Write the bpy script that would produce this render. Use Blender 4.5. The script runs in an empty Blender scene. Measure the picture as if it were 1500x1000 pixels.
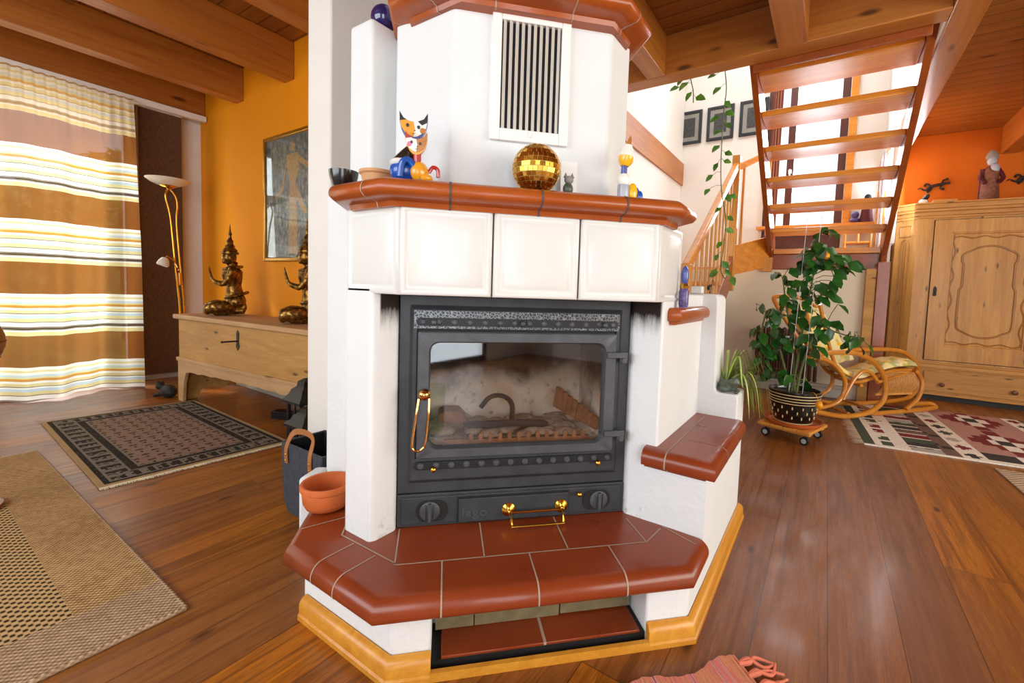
import bpy, bmesh, math, random
from mathutils import Vector, Matrix
random.seed(7)
SC = bpy.context.scene
COL = SC.collection
PI = math.pi
S2 = math.sqrt(2)

# ------------------------------------------------------------------ camera, world, lights, exposure
cam_data = bpy.data.cameras.new('camera')
cam = bpy.data.objects.new('camera', cam_data)
COL.objects.link(cam)
F_PX, CX, CY = 645.367, 790.25, 463.5
YAW, PITCH, ROLL = math.radians(33.0), math.radians(3.518), math.radians(-1.9656)
fwd = Vector((math.cos(YAW), math.sin(YAW), 0)); rgt = Vector((math.sin(YAW), -math.cos(YAW), 0)); dwn = Vector((0, 0, -1))
f2 = fwd * math.cos(PITCH) + dwn * math.sin(PITCH)
d2 = dwn * math.cos(PITCH) - fwd * math.sin(PITCH)
r2 = rgt * math.cos(ROLL) + d2 * math.sin(ROLL)
d3 = d2 * math.cos(ROLL) - rgt * math.sin(ROLL)
cam.matrix_world = Matrix(((r2.x, -d3.x, -f2.x, 0), (r2.y, -d3.y, -f2.y, 0), (r2.z, -d3.z, -f2.z, 0.9), (0, 0, 0, 1)))
cam_data.sensor_width = 36
cam_data.lens = F_PX / 1500 * 36
cam_data.shift_x = -(CX - 750) / 1500
cam_data.shift_y = -(500 - CY) / 1500
cam_data.clip_start = 0.02
SC.camera = cam

world = bpy.data.worlds.new('sky'); SC.world = world
world.use_nodes = True
wn = world.node_tree
wn.nodes['Background'].inputs['Color'].default_value = (0.80, 0.90, 1.0, 1)
wn.nodes['Background'].inputs['Strength'].default_value = 1.5

def area(name, loc, target, sx, sy, power, col=(1, 1, 1), spread=180):
    l = bpy.data.lights.new(name, 'AREA'); l.shape = 'RECTANGLE'; l.size = sx; l.size_y = sy
    l.energy = power; l.color = col; l.spread = math.radians(spread)
    o = bpy.data.objects.new(name, l); COL.objects.link(o)
    o.location = loc
    o.rotation_euler = (Vector(target) - Vector(loc)).to_track_quat('-Z', 'Y').to_euler()
    return o
area('daylight_french_door', (-1.715, -1.55, 1.11), (0, -1.55, 1.11), 1.58, 2.06, 37, (0.88, 0.95, 1.0))
area('daylight_back_window', (-1.715, 1.6, 1.5), (0, 1.6, 1.5), 2.56, 1.46, 46, (0.94, 0.98, 1.0))
area('daylight_garden_window', (1.6, -3.31, 1.35), (1.6, 0, 1.35), 3.4, 1.7, 84, (1.0, 0.93, 0.78))
area('daylight_curtained_door', (0.1, 5.05, 1.2), (0.1, 0, 1.0), 2.2, 2.1, 70, (0.98, 0.99, 1.0))
area('daylight_stair_window', (6.35, 0.2, 2.7), (0, 0.2, 1.9), 0.6, 2.0, 90, (0.88, 0.92, 1.0))
area('daylight_landing_window', (5.45, -0.62, 2.0), (5.45, 3, 1.8), 0.9, 0.9, 30, (0.90, 0.93, 1.0))
area('stairwell_fill_light', (4.6, 0.7, 4.5), (4.6, 0.7, 0), 1.6, 1.6, 32, (0.95, 0.97, 1.0))  # added fill light under the closed stairwell ceiling, no window there
sun_d = bpy.data.lights.new('sun', 'SUN'); sun_d.energy = 2.0; sun_d.angle = math.radians(1.5); sun_d.color = (1.0, 0.93, 0.8)
sun = bpy.data.objects.new('sun', sun_d); COL.objects.link(sun)
sun.rotation_euler = Vector((0.35, -0.75, -0.75)).to_track_quat('-Z', 'Y').to_euler()

SC.view_settings.view_transform = 'Standard'
SC.view_settings.look = 'None'
SC.view_settings.gamma = 1
SC.view_settings.use_curve_mapping = False
SC.view_settings.exposure = 0.36
SC.cycles.use_denoising = True
SC.cycles.sample_clamp_indirect = 6
SC.cycles.max_bounces = 8
SC.cycles.diffuse_bounces = 4
SC.cycles.transparent_max_bounces = 16
SC.cycles.caustics_reflective = False
SC.cycles.caustics_refractive = False

# ------------------------------------------------------------------ materials
def hexl(h):
    h = h.lstrip('#')
    c = [int(h[i:i + 2], 16) / 255 for i in (0, 2, 4)]
    return tuple((x / 12.92 if x <= 0.04045 else ((x + 0.055) / 1.055) ** 2.4) for x in c) + (1.0,)

class NM:
    """a small wrapper that builds node materials"""
    def __init__(s, name, base='#808080', rough=0.5, metal=0.0, spec=0.5, coat=0.0, trans=0.0):
        s.m = bpy.data.materials.new(name); s.m.use_nodes = True
        s.t = s.m.node_tree; s.b = s.t.nodes['Principled BSDF']
        s.b.inputs['Base Color'].default_value = hexl(base) if isinstance(base, str) else base
        s.b.inputs['Roughness'].default_value = rough
        s.b.inputs['Metallic'].default_value = metal
        s.b.inputs['Specular IOR Level'].default_value = spec
        s.b.inputs['Coat Weight'].default_value = coat
        s.b.inputs['Coat Roughness'].default_value = 0.12
        s.b.inputs['Transmission Weight'].default_value = trans
        s._c = None
    def n(s, typ, **kw):
        x = s.t.nodes.new(typ)
        for k, v in kw.items(): setattr(x, k, v)
        return x
    def link(s, a, b): s.t.links.new(a, b)
    def coord(s):
        if s._c is None: s._c = s.n('ShaderNodeTexCoord')
        return s._c.outputs['Object']
    def map(s, scale=(1, 1, 1), rot=(0, 0, 0), loc=(0, 0, 0)):
        m = s.n('ShaderNodeMapping'); s.link(s.coord(), m.inputs['Vector'])
        m.inputs['Scale'].default_value = scale; m.inputs['Rotation'].default_value = rot; m.inputs['Location'].default_value = loc
        return m.outputs['Vector']
    def sep(s):
        x = s.n('ShaderNodeSeparateXYZ'); s.link(s.coord(), x.inputs[0]); return x.outputs
    def val(s, inp, v):
        if hasattr(v, 'is_output') or isinstance(v, bpy.types.NodeSocket): s.link(v, inp)
        else: inp.default_value = v
    def math(s, op, a, b=0.0, clamp=False):
        x = s.n('ShaderNodeMath', operation=op, use_clamp=clamp); s.val(x.inputs[0], a); s.val(x.inputs[1], b); return x.outputs[0]
    def step(s, v, lo, hi):
        x = s.n('ShaderNodeMapRange', interpolation_type='SMOOTHSTEP'); s.val(x.inputs['Value'], v)
        x.inputs['From Min'].default_value = lo; x.inputs['From Max'].default_value = hi
        return x.outputs['Result']
    def noise(s, scale=5, detail=3, vec=None, rough=0.55, dist=0.0):
        x = s.n('ShaderNodeTexNoise'); s.link(vec if vec is not None else s.coord(), x.inputs['Vector'])
        x.inputs['Scale'].default_value = scale; x.inputs['Detail'].default_value = detail
        x.inputs['Roughness'].default_value = rough; x.inputs['Distortion'].default_value = dist
        return x.outputs['Fac']
    def voro(s, scale=20, vec=None, feature='F1'):
        x = s.n('ShaderNodeTexVoronoi', feature=feature); s.link(vec if vec is not None else s.coord(), x.inputs['Vector'])
        x.inputs['Scale'].default_value = scale
        return x
    def ramp(s, fac, stops, const=False):
        x = s.n('ShaderNodeValToRGB'); s.link(fac, x.inputs['Fac'])
        if const: x.color_ramp.interpolation = 'CONSTANT'
        e = x.color_ramp.elements
        while len(e) < len(stops): e.new(0.5)
        for el, (p, c) in zip(e, stops):
            el.position = p; el.color = hexl(c) if isinstance(c, str) else (c if len(c) == 4 else tuple(c) + (1,))
        return x.outputs['Color']
    def mix(s, fac, a, b, mode='MIX'):
        x = s.n('ShaderNodeMix', data_type='RGBA', blend_type=mode)
        s.val(x.inputs['Factor'], fac)
        for i, v in ((6, a), (7, b)):
            if isinstance(v, str): x.inputs[i].default_value = hexl(v)
            else: s.val(x.inputs[i], v)
        return x.outputs[2]
    def color(s, v): s.val(s.b.inputs['Base Color'], hexl(v) if isinstance(v, str) else v); return s
    def rough(s, v): s.val(s.b.inputs['Roughness'], v); return s
    def bump(s, h, strength=0.3, dist=0.01):
        x = s.n('ShaderNodeBump'); x.inputs['Strength'].default_value = strength; x.inputs['Distance'].default_value = dist
        s.link(h, x.inputs['Height']); s.link(x.outputs['Normal'], s.b.inputs['Normal']); return s

def simple(name, base, rough=0.5, metal=0.0, spec=0.5, coat=0.0, var=0.12, scale=12, bump=0.0):
    m = NM(name, base, rough, metal, spec, coat)
    if var:
        c = hexl(base); nz = m.noise(scale, 3)
        lo = tuple(x * (1 - var) for x in c[:3]) + (1,); hi = tuple(min(1, x * (1 + var)) for x in c[:3]) + (1,)
        m.color(m.ramp(nz, [(0.25, lo), (0.75, hi)]))
        if bump: m.bump(nz, bump, 0.005)
    return m.m

def wood(name, dark, light, axis='x', rough=0.45, freq=14, knots=True, coat=0.15, dots=1.0):
    """streaky timber with its grain along one axis"""
    m = NM(name, light, rough, coat=coat)
    k = {'x': (0.9, freq, freq), 'y': (freq, 0.9, freq), 'z': (freq, freq, 0.9)}[axis]
    g = m.noise(1.6, 4, m.map(k), 0.62, 0.6)
    fine = m.noise(6, 2, m.map(tuple(v * 1.6 for v in k)), 0.6)
    c = m.ramp(g, [(0.28, dark), (0.72, light)])
    c = m.mix(0.22, c, m.ramp(fine, [(0.3, dark), (0.7, light)]))
    if knots:
        kk = tuple(q * dots for q in {'x': (2.2, 7, 7), 'y': (7, 2.2, 7), 'z': (7, 7, 2.2)}[axis])
        v = m.voro(1.0, m.map(kk)); d = m.step(v.outputs['Distance'], 0.05, 0.16)
        c = m.mix(d, tuple(x * 0.35 for x in hexl(dark)[:3]) + (1,), c)
    m.color(c); m.bump(fine, 0.06, 0.003)
    return m.m

def plaster(name, base, var=0.03, rough=0.85, soot=None, scale=9, bump=0.35):
    m = NM(name, base, rough, spec=0.25)
    n1 = m.noise(scale, 4); n2 = m.noise(55, 2)
    c0 = hexl(base); c = m.ramp(n1, [(0.3, tuple(x * (1 - var) for x in c0[:3])), (0.7, c0)])
    if soot is not None:
        x, y, z = m.sep()
        streak = m.noise(1.0, 6, m.map((75, 75, 14)), 0.75)
        top = m.step(z, 0.70, 0.90)
        low = m.step(m.math('MULTIPLY', z, -1.0), -0.30, -0.20)
        gate = m.step(x, 0.741, 0.748) if soot == 'left' else m.step(y, 0.404, 0.412)
        a = m.math('MULTIPLY', m.step(m.math('ADD', m.math('MULTIPLY', streak, 0.75), top), 0.55, 1.30), top)
        b = m.math('MULTIPLY', m.math('MULTIPLY', m.step(m.noise(60, 4), 0.5, 0.75), low), 0.45)
        f = m.math('MULTIPLY', m.math('ADD', m.math('MULTIPLY', a, 1.5), b, True), gate, True)
        c = m.mix(f, c, '#2a211c')
    m.color(c)
    m.bump(m.math('ADD', n1, m.math('MULTIPLY', n2, 0.25)), bump, 0.012)
    return m.m

M = {}
M['plaster'] = plaster('white_plaster', '#e3e5e5', bump=0.5)
M['plaster_soot_left'] = plaster('white_plaster_sooty_jamb', '#e3e5e5', soot='left')
M['plaster_soot_right'] = plaster('white_plaster_sooty_reveal', '#e3e5e5', soot='right')
M['wall_white'] = plaster('white_wall_paint', '#e9e5de', bump=0.12)
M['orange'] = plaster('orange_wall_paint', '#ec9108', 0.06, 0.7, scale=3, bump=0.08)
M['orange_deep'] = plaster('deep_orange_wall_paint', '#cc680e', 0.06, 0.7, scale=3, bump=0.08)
M['cream_wall'] = plaster('cream_wall_paint', '#e6dcc6', bump=0.1)

def terracotta(name, base, dark):
    m = NM(name, base, 0.3, spec=0.4, coat=0.12)
    n1 = m.noise(5, 4); n2 = m.noise(220, 2)
    c = m.ramp(n1, [(0.3, dark), (0.7, base)])
    c = m.mix(m.math('MULTIPLY', m.step(n2, 0.62, 0.75), 0.35), c, '#4a160c')
    m.color(c); m.rough(m.ramp(n1, [(0.3, (0.26, 0.26, 0.26)), (0.7, (0.36, 0.36, 0.36))])); m.bump(n2, 0.03, 0.002)
    return m.m
M['terra'] = terracotta('glazed_terracotta', '#ad561f', '#974416')
M['terra_shaded'] = terracotta('glazed_terracotta_shaded', '#8e3d1a', '#7c3114')  # same terracotta, darker copy with the fall of light in its colour
M['clay'] = simple('unglazed_clay', '#c8652c', 0.7, var=0.15, scale=20)
M['clay_pale'] = simple('pale_clay', '#cf9a6a', 0.7)
M['grout'] = simple('light_grout', '#ab9480', 0.85)
M['grout_dark'] = simple('dark_joint', '#5a4b44', 0.9)
M['tile_white'] = simple('white_glaze', '#dcdcd8', 0.34, coat=0.15, var=0.02, scale=6)

def iron(name, base, hammer=False):
    m = NM(name, base, 0.48, 0.25, spec=0.5)
    n1 = m.noise(18, 4); m.color(m.ramp(n1, [(0.3, tuple(x * 0.8 for x in hexl(base)[:3])), (0.75, tuple(x * 1.25 for x in hexl(base)[:3]))]))
    if hammer:
        v = m.voro(118, feature='DISTANCE_TO_EDGE'); m.bump(v.outputs['Distance'], -0.6, 0.004)
        m.color(m.ramp(v.outputs['Distance'], [(0.02, '#8a8c8e'), (0.12, '#3a3c40'), (0.4, '#2c2e31')]))
        m.rough(0.35)
    else: m.bump(m.noise(160, 2), 0.12, 0.002)
    return m.m
M['iron'] = iron('cast_iron', '#3a3c40')
M['iron_slot_shade'] = iron('cast_iron_slot_shade', '#1d1e20')  # darker iron, stands in for the shade inside the recessed slots
M['iron_door'] = iron('cast_iron_door', '#4c4e52')
M['iron_hammered'] = iron('hammered_iron', '#55585c', True)
M['black'] = simple('matt_black', '#141313', 0.6)
M['black_iron'] = simple('black_lantern_metal', '#1d1d1f', 0.42, 0.4)
M['brass'] = simple('polished_brass', '#d9a441', 0.16, 1.0, var=0.08, scale=30)
M['brass_satin'] = simple('satin_brass', '#c99f4a', 0.3, 1.0, var=0.08)
M['copper'] = simple('polished_rose_brass', '#cf9a5c', 0.14, 1.0, var=0.05)
M['white_metal'] = simple('white_lacquer', '#eeece8', 0.35, var=0.02)
M['louvre'] = simple('louvre_enamel', '#c9c4bd', 0.35, 0.2, var=0.04)

def soot_brick():
    m = NM('firebox_lining', '#8a7767', 0.9, spec=0.2)
    x, y, z = m.sep()
    n1 = m.noise(7, 5); n2 = m.noise(30, 3)
    c = m.ramp(n1, [(0.3, '#bfa48c'), (0.5, '#dccab8'), (0.7, '#efe6dc')])
    f = m.step(m.math('ADD', z, m.math('MULTIPLY', n1, 0.22)), 0.60, 0.76)
    c = m.mix(f, c, '#1c1613'); c = m.mix(m.math('MULTIPLY', m.step(n2, 0.55, 0.7), 0.5), c, '#4a372b')
    m.color(c); m.bump(n2, 0.4, 0.01); return m.m
M['lining'] = soot_brick()
M['ash'] = simple('ash_and_embers', '#a08c7c', 0.95, var=0.5, scale=40, bump=0.6)
M['rust'] = simple('rusty_grate', '#8a5a3a', 0.8, 0.2, var=0.35, scale=40)
M['char'] = simple('charred_wood', '#2b2320', 0.9, var=0.4, scale=25, bump=0.5)

def glass(name, tint=(1, 1, 1, 1), gloss=0.1, rough=0.02, ior=1.5):
    m = NM(name); t = m.t
    t.nodes.remove(m.b)
    tr = m.n('ShaderNodeBsdfTransparent'); tr.inputs['Color'].default_value = tint
    gl = m.n('ShaderNodeBsdfGlossy'); gl.inputs['Roughness'].default_value = rough
    lw = m.n('ShaderNodeLayerWeight'); lw.inputs['Blend'].default_value = 0.5
    f0 = ((ior - 1) / (ior + 1)) ** 2
    f = m.math('ADD', m.math('MULTIPLY', m.math('POWER', lw.outputs['Facing'], 5.0), 1 - f0), f0 + gloss, True)
    mx = m.n('ShaderNodeMixShader'); m.link(f, mx.inputs[0]); m.link(tr.outputs[0], mx.inputs[1]); m.link(gl.outputs[0], mx.inputs[2])
    m.link(mx.outputs[0], t.nodes['Material Output'].inputs['Surface'])
    return m.m
M['glass'] = glass('clear_window_glass', (0.96, 0.98, 0.98, 1), 0.02)
M['stove_glass'] = glass('smoky_stove_glass', (0.95, 0.94, 0.93, 1), 0.02, 0.03)
M['green_glass'] = glass('green_glass', (0.55, 0.80, 0.68, 1), 0.08)
M['picture_glass'] = glass('picture_glass', (0.97, 0.97, 0.97, 1), 0.0, 0.02, 1.22)

def floor_mat():
    m = NM('pine_floorboards', '#8a4a1c', 0.3, spec=0.4, coat=0.1)
    br = m.n('ShaderNodeTexBrick'); m.link(m.map((1, 1, 1), loc=(0.9, 0.0575, 0)), br.inputs['Vector'])
    br.offset = 0.37; br.offset_frequency = 2; br.squash = 1
    for k, v in (('Scale', 1.0), ('Brick Width', 2.9), ('Row Height', 0.1675), ('Mortar Size', 0.0012), ('Mortar Smooth', 0.2), ('Bias', 0.0)):
        br.inputs[k].default_value = v
    br.inputs['Color1'].default_value = (0, 0, 0, 1); br.inputs['Color2'].default_value = (1, 1, 1, 1); br.inputs['Mortar'].default_value = (0.5, 0.5, 0.5, 1)
    tone = m.ramp(br.outputs['Color'], [(0.0, '#98591e'), (0.25, '#85552e'), (0.45, '#ae6818'), (0.6, '#7d4e2c'), (0.8, '#c2720c'), (1.0, '#8f5f32')])
    off = m.n('ShaderNodeVectorMath', operation='ADD'); m.link(m.map((1.0, 22, 1)), off.inputs[0])
    sc = m.n('ShaderNodeVectorMath', operation='SCALE'); m.link(br.outputs['Color'], sc.inputs[0]); sc.inputs['Scale'].default_value = 37
    m.link(sc.outputs[0], off.inputs[1])
    g = m.noise(1.3, 5, off.outputs[0], 0.65, 0.9)
    rings = m.noise(2.2, 1, off.outputs[0], 0.4, 1.5)
    wv = m.math('SINE', m.math('MULTIPLY', rings, 55.0)); wv = m.math('MULTIPLY', m.math('ADD', wv, 1.0), 0.5)
    c = m.mix(m.math('MULTIPLY', m.step(g, 0.42, 0.66), 0.7), tone, '#5c2e0e')
    c = m.mix(m.math('MULTIPLY', wv, 0.42), c, '#5a2e0e')
    big = m.noise(0.9, 2); c = m.mix(m.math('MULTIPLY', m.step(big, 0.45, 0.7), 0.35), c, '#8a5a38')
    kv = m.voro(1.0, m.map((1.7, 4.6, 1))); kd = m.step(kv.outputs['Distance'], 0.02, 0.075)
    c = m.mix(kd, '#3c1c0c', c)
    sp = m.noise(70, 2); c = m.mix(m.math('MULTIPLY', m.step(sp, 0.72, 0.78), 0.3), c, '#d9a86a')
    c = m.mix(m.math('MULTIPLY', br.outputs['Fac'], 0.85), c, '#2e160a')
    m.color(c)
    m.rough(m.ramp(m.noise(5, 3, m.map((1, 6, 1))), [(0.3, (0.30, 0.30, 0.30)), (0.7, (0.46, 0.46, 0.46))]))
    m.bump(m.math('ADD', m.math('MULTIPLY', wv, 0.25), m.math('MULTIPLY', g, 0.6)), 0.10, 0.004)
    return m.m
M['floor'] = floor_mat()

def ceil_mat(name, light, dark, mid):
    m = NM(name, light, 0.42, coat=0.2)
    br = m.n('ShaderNodeTexBrick'); m.link(m.map((1, 1, 1), rot=(0, 0, PI / 2)), br.inputs['Vector'])
    for k, v in (('Scale', 1.0), ('Brick Width', 3.7), ('Row Height', 0.115), ('Mortar Size', 0.004), ('Mortar Smooth', 0.1), ('Bias', 0.0)):
        br.inputs[k].default_value = v
    br.inputs['Color1'].default_value = (0, 0, 0, 1); br.inputs['Color2'].default_value = (1, 1, 1, 1); br.inputs['Mortar'].default_value = (0.5, 0.5, 0.5, 1)
    g = m.noise(1.6, 4, m.map((18, 0.9, 18)), 0.6, 0.6)
    c = m.ramp(g, [(0.3, dark), (0.7, light)])
    c = m.mix(0.25, c, m.ramp(br.outputs['Color'], [(0, dark), (1, light)]))
    v = m.voro(1.0, m.map((7, 2.4, 7))); c = m.mix(m.step(v.outputs['Distance'], 0.05, 0.17), '#5a240a', c)
    c = m.mix(m.math('MULTIPLY', br.outputs['Fac'], 0.8), c, '#3a1706')
    m.color(c); return m.m
M['ceiling'] = ceil_mat('pine_ceiling_boards', '#a4682a', '#7c4818', '#94561f')
M['beam_x'] = wood('pine_beam', '#9a5218', '#bf7a2e', 'x')
M['beam_y'] = wood('pine_cross_beam', '#9a5218', '#c07c30', 'y')
M['stair_wood'] = wood('stair_beech', '#cc741c', '#f0a438', 'y', 0.3, knots=False, coat=0.4)
M['stair_string'] = wood('stair_string_wood', '#843c12', '#a4521c', 'x', 0.35, knots=False, coat=0.3)
M['stair_pale'] = wood('stair_baluster_wood', '#c8822e', '#e0a244', 'z', 0.35, knots=False, coat=0.3)
M['skirt_oak'] = wood('oak_skirting', '#c07a1e', '#dc9c38', 'x', 0.4, freq=20, knots=False)
M['chest_wood'] = wood('old_pine_chest', '#a8763a', '#cfa05a', 'y', 0.6, freq=10, coat=0.0, dots=1.8)
M['chest_pale'] = wood('worn_pine_plinth', '#b48a5c', '#cfa87a', 'y', 0.65, freq=10, coat=0.0)
M['ward_wood'] = wood('waxed_pine', '#aa7029', '#d49c4e', 'z', 0.45, freq=10, coat=0.1, dots=1.9)
M['ward_wood_h'] = wood('waxed_pine_rail', '#a86e26', '#d2984a', 'y', 0.45, freq=10, coat=0.1, dots=1.9)
M['ward_groove_shade'] = wood('pine_groove_shade', '#8a5a20', '#b27a34', 'z', 0.45, freq=10, knots=False)  # darker pine, groove shade put into the colour of the mouldings
M['rattan'] = wood('bent_rattan', '#b86a18', '#dc9434', 'x', 0.28, freq=4, knots=False, coat=0.5)
M['rattan_core'] = simple('rattan_reed', '#d89a50', 0.5, var=0.25, scale=60)
M['dolly_wood'] = wood('pine_dolly', '#c87f28', '#e2a348', 'x', 0.5, knots=False)
M['frame_brown'] = wood('brown_window_frame', '#4a2418', '#633226', 'z', 0.4, knots=False)
M['frame_dark'] = simple('black_picture_frame', '#20242a', 0.4)
M['gold_frame'] = simple('gilded_frame', '#b8852c', 0.3, 0.85, var=0.2, scale=40)

def bronze():
    m = NM('patinated_bronze', '#6a4a1e', 0.28, 0.85)
    n1 = m.noise(45, 4); n2 = m.noise(14, 2)
    c = m.ramp(n1, [(0.35, '#4a3018'), (0.55, '#8a6428'), (0.72, '#cda34c')])
    m.color(c); m.bump(n1, 0.5, 0.006); m.rough(m.ramp(n2, [(0.3, (0.2, 0.2, 0.2)), (0.7, (0.42, 0.42, 0.42))])); return m.m
M['bronze'] = bronze()

def leaf_mat(name, dark, light, rough=0.35):
    m = NM(name, dark, rough, spec=0.5)
    m.color(m.ramp(m.noise(14, 2), [(0.3, dark), (0.7, light)]))
    m.b.inputs['Subsurface Weight'].default_value = 0.0
    return m.m
M['leaf'] = leaf_mat('glossy_green_leaf', '#143d14', '#2f6a24', 0.28)
M['leaf_vine'] = leaf_mat('pothos_leaf', '#2e6a1a', '#6fa63a', 0.35)
M['leaf_spider'] = leaf_mat('spider_plant_leaf', '#6f9a2a', '#c3d070', 0.4)
M['leaf_garden'] = leaf_mat('garden_foliage', '#9aa23a', '#f4ec98', 0.6)
M['stem'] = simple('woody_stem', '#8a6a3a', 0.7)
M['stem_green'] = simple('green_stem', '#5e6632', 0.6)
M['soil'] = simple('potting_soil', '#2e211a', 0.95, var=0.4, scale=60, bump=0.8)
M['fruit'] = simple('orange_fruit', '#e89a10', 0.4)
M['wire'] = simple('pale_support_wire', '#cfd0cc', 0.4, 0.3)
M['radiator'] = simple('dark_red_radiator_paint', '#4a1c18', 0.4)
M['pipe_white'] = simple('grey_white_pipe_casing', '#b9b2a6', 0.5)
M['rubber'] = simple('black_rubber', '#1b1b1c', 0.6)
M['wheel_grey'] = simple('grey_wheel_hub', '#b8bcbf', 0.4)
M['felt'] = simple('dark_grey_felt', '#3b3f47', 0.95, var=0.3, scale=70, bump=0.5)
M['felt_in'] = simple('black_felt_lining', '#17191d', 0.95)
M['leather'] = simple('tan_leather', '#a56a3a', 0.55, var=0.2)
M['cardboard'] = simple('grey_brown_cardboard', '#746648', 0.9, var=0.25, scale=30)
M['blue_glaze'] = None
def cobalt():
    m = NM('cobalt_glaze', '#1c1560', 0.12, coat=0.8)
    v = m.voro(26); m.color(m.ramp(v.outputs['Distance'], [(0.0, '#c7c3e8'), (0.09, '#8a84c8'), (0.13, '#1a1354'), (1.0, '#1a1354')])); return m.m
M['blue_glaze'] = cobalt()
def paint(name, base): return simple(name, base, 0.25, coat=0.4, var=0.08)
M['p_blue'] = paint('blue_enamel', '#1550a8'); M['p_orange'] = paint('orange_enamel', '#e39a24'); M['p_white'] = paint('white_enamel', '#f2efe6')
M['p_black'] = paint('black_enamel', '#24201f'); M['p_red'] = paint('red_enamel', '#b0201a'); M['p_yellow'] = paint('yellow_enamel', '#f3b81c')
M['p_grey'] = paint('grey_enamel', '#a9adb8'); M['p_pink'] = paint('pink_enamel', '#d96a9a'); M['p_brown'] = paint('brown_enamel', '#b5722a'); M['p_slate'] = paint('slate_blue_enamel', '#4a55a0')
M['bowl_black'] = simple('black_glazed_bowl', '#151716', 0.2, coat=0.5)
M['mirror_gold'] = simple('gold_mirror_tiles', '#e4b04a', 0.2, 1.0, var=0.35, scale=60)
M['mirror_gap'] = simple('gold_ball_core', '#e8c878', 0.6)
M['paper'] = simple('white_card', '#f3f2ee', 0.7, var=0.02)
M['wax'] = simple('white_box', '#e9e8e4', 0.5, var=0.03)
M['milk_glass'] = simple('milk_glass', '#e6dccb', 0.25, coat=0.3, var=0.05)
M['purple_mottle'] = simple('mottled_violet_glaze', '#5a4a86', 0.3, var=0.6, scale=90)
M['frog'] = simple('dark_mottled_stone', '#4c5648', 0.35, var=0.55, scale=60)
M['drawer_knob'] = simple('dark_wooden_knob', '#6a3d1c', 0.4)
M['lock_iron'] = simple('blackened_lock_iron', '#241d18', 0.5, 0.4)
M['wood_figure'] = simple('carved_painted_wood', '#7d4c34', 0.6, var=0.6, scale=40)
M['robe'] = simple('dark_red_robe', '#5a1620', 0.7, var=0.2)

def black_pot():
    m = NM('black_glazed_pot', '#12140f', 0.22, coat=0.5)
    return m.m
M['pot_black'] = black_pot()
M['pot_cream'] = simple('cream_slip', '#e6cd9a', 0.35)

def blind():
    m = NM('brown_woven_blind', '#3f2617', 0.85, spec=0.2)
    w = m.noise(1.0, 3, m.map((40, 40, 400)), 0.6); w2 = m.noise(1.0, 3, m.map((400, 400, 25)), 0.6)
    c = m.ramp(m.math('MULTIPLY', m.math('ADD', w, w2), 0.5), [(0.35, '#3c281c'), (0.62, '#74553e')])
    m.color(c); m.bump(w, 0.3, 0.002); return m.m
M['blind'] = blind()
M['blind_edge'] = simple('blind_edge_tape', '#7a5f48', 0.7, var=0.3, scale=80)

def curtain_mat():
    m = NM('striped_sheer_curtain', '#8a5a3a', 0.9)
    t = m.t; t.nodes.remove(m.b)
    x, y, z = m.sep()
    zz = m.math('ADD', z, 0.06)
    fr = m.math('FRACT', m.math('DIVIDE', zz, 0.508))
    W, CRM, OR, BL, DK, GR, BR = '#ecebe2', '#dccf98', '#c99040', '#bcd0dc', '#3a261c', '#85766a', '#8a5428'
    st = [(0.0, BR), (0.02, CRM), (0.075, W), (0.095, GR), (0.11, DK), (0.128, GR), (0.145, W), (0.20, GR), (0.212, CRM), (0.26, BL), (0.30, W), (0.318, GR), (0.33, CRM), (0.37, W),
          (0.40, OR), (0.435, CRM), (0.46, BL), (0.485, W), (0.52, CRM), (0.55, W), (0.59, BR), (0.999, BR)]
    col = m.ramp(fr, st, True)
    thin = m.ramp(fr, [(0.0, (0.12, 0.12, 0.12)), (0.02, (0.10, 0.10, 0.10)), (0.59, (0.11, 0.11, 0.11))], True)
    top = m.step(z, 1.98, 1.99)
    col = m.mix(m.math('MULTIPLY', top, 0.6), col, '#b98f5c')
    lo = m.n('ShaderNodeSeparateColor'); m.link(thin, lo.inputs[0])
    alpha = m.math('MULTIPLY', lo.outputs[0], m.math('SUBTRACT', 1.0, m.math('MULTIPLY', top, 0.8)))
    df = m.n('ShaderNodeBsdfDiffuse'); tl = m.n('ShaderNodeBsdfTranslucent'); tp = m.n('ShaderNodeBsdfTransparent')
    m.link(col, df.inputs['Color']); m.link(col, tl.inputs['Color'])
    a = m.n('ShaderNodeMixShader'); a.inputs[0].default_value = 0.48; m.link(df.outputs[0], a.inputs[1]); m.link(tl.outputs[0], a.inputs[2])
    b = m.n('ShaderNodeMixShader'); m.link(alpha, b.inputs[0]); m.link(a.outputs[0], b.inputs[1]); m.link(tp.outputs[0], b.inputs[2])
    m.link(b.outputs[0], t.nodes['Material Output'].inputs['Surface'])
    return m.m
M['curtain'] = curtain_mat()
def landing_curtain():
    m = NM('striped_landing_curtain', '#b9aebc', 0.9)
    w = m.math('FRACT', m.math('MULTIPLY', m.sep()[0], 22.0))
    m.color(m.ramp(w, [(0, '#6a5a60'), (0.3, '#e8e6ee'), (0.6, '#9a8a94'), (0.8, '#f2f2f6')], True)); return m.m
M['landing_curtain'] = landing_curtain()
def red_curtain():
    m = NM('striped_brown_curtain', '#8a4a36', 0.9)
    w = m.math('FRACT', m.math('MULTIPLY', m.sep()[1], 38.0))
    m.color(m.ramp(w, [(0, '#8c4a34'), (0.5, '#b98a72'), (0.7, '#74382a')], True)); return m.m
M['red_curtain'] = red_curtain()
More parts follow.
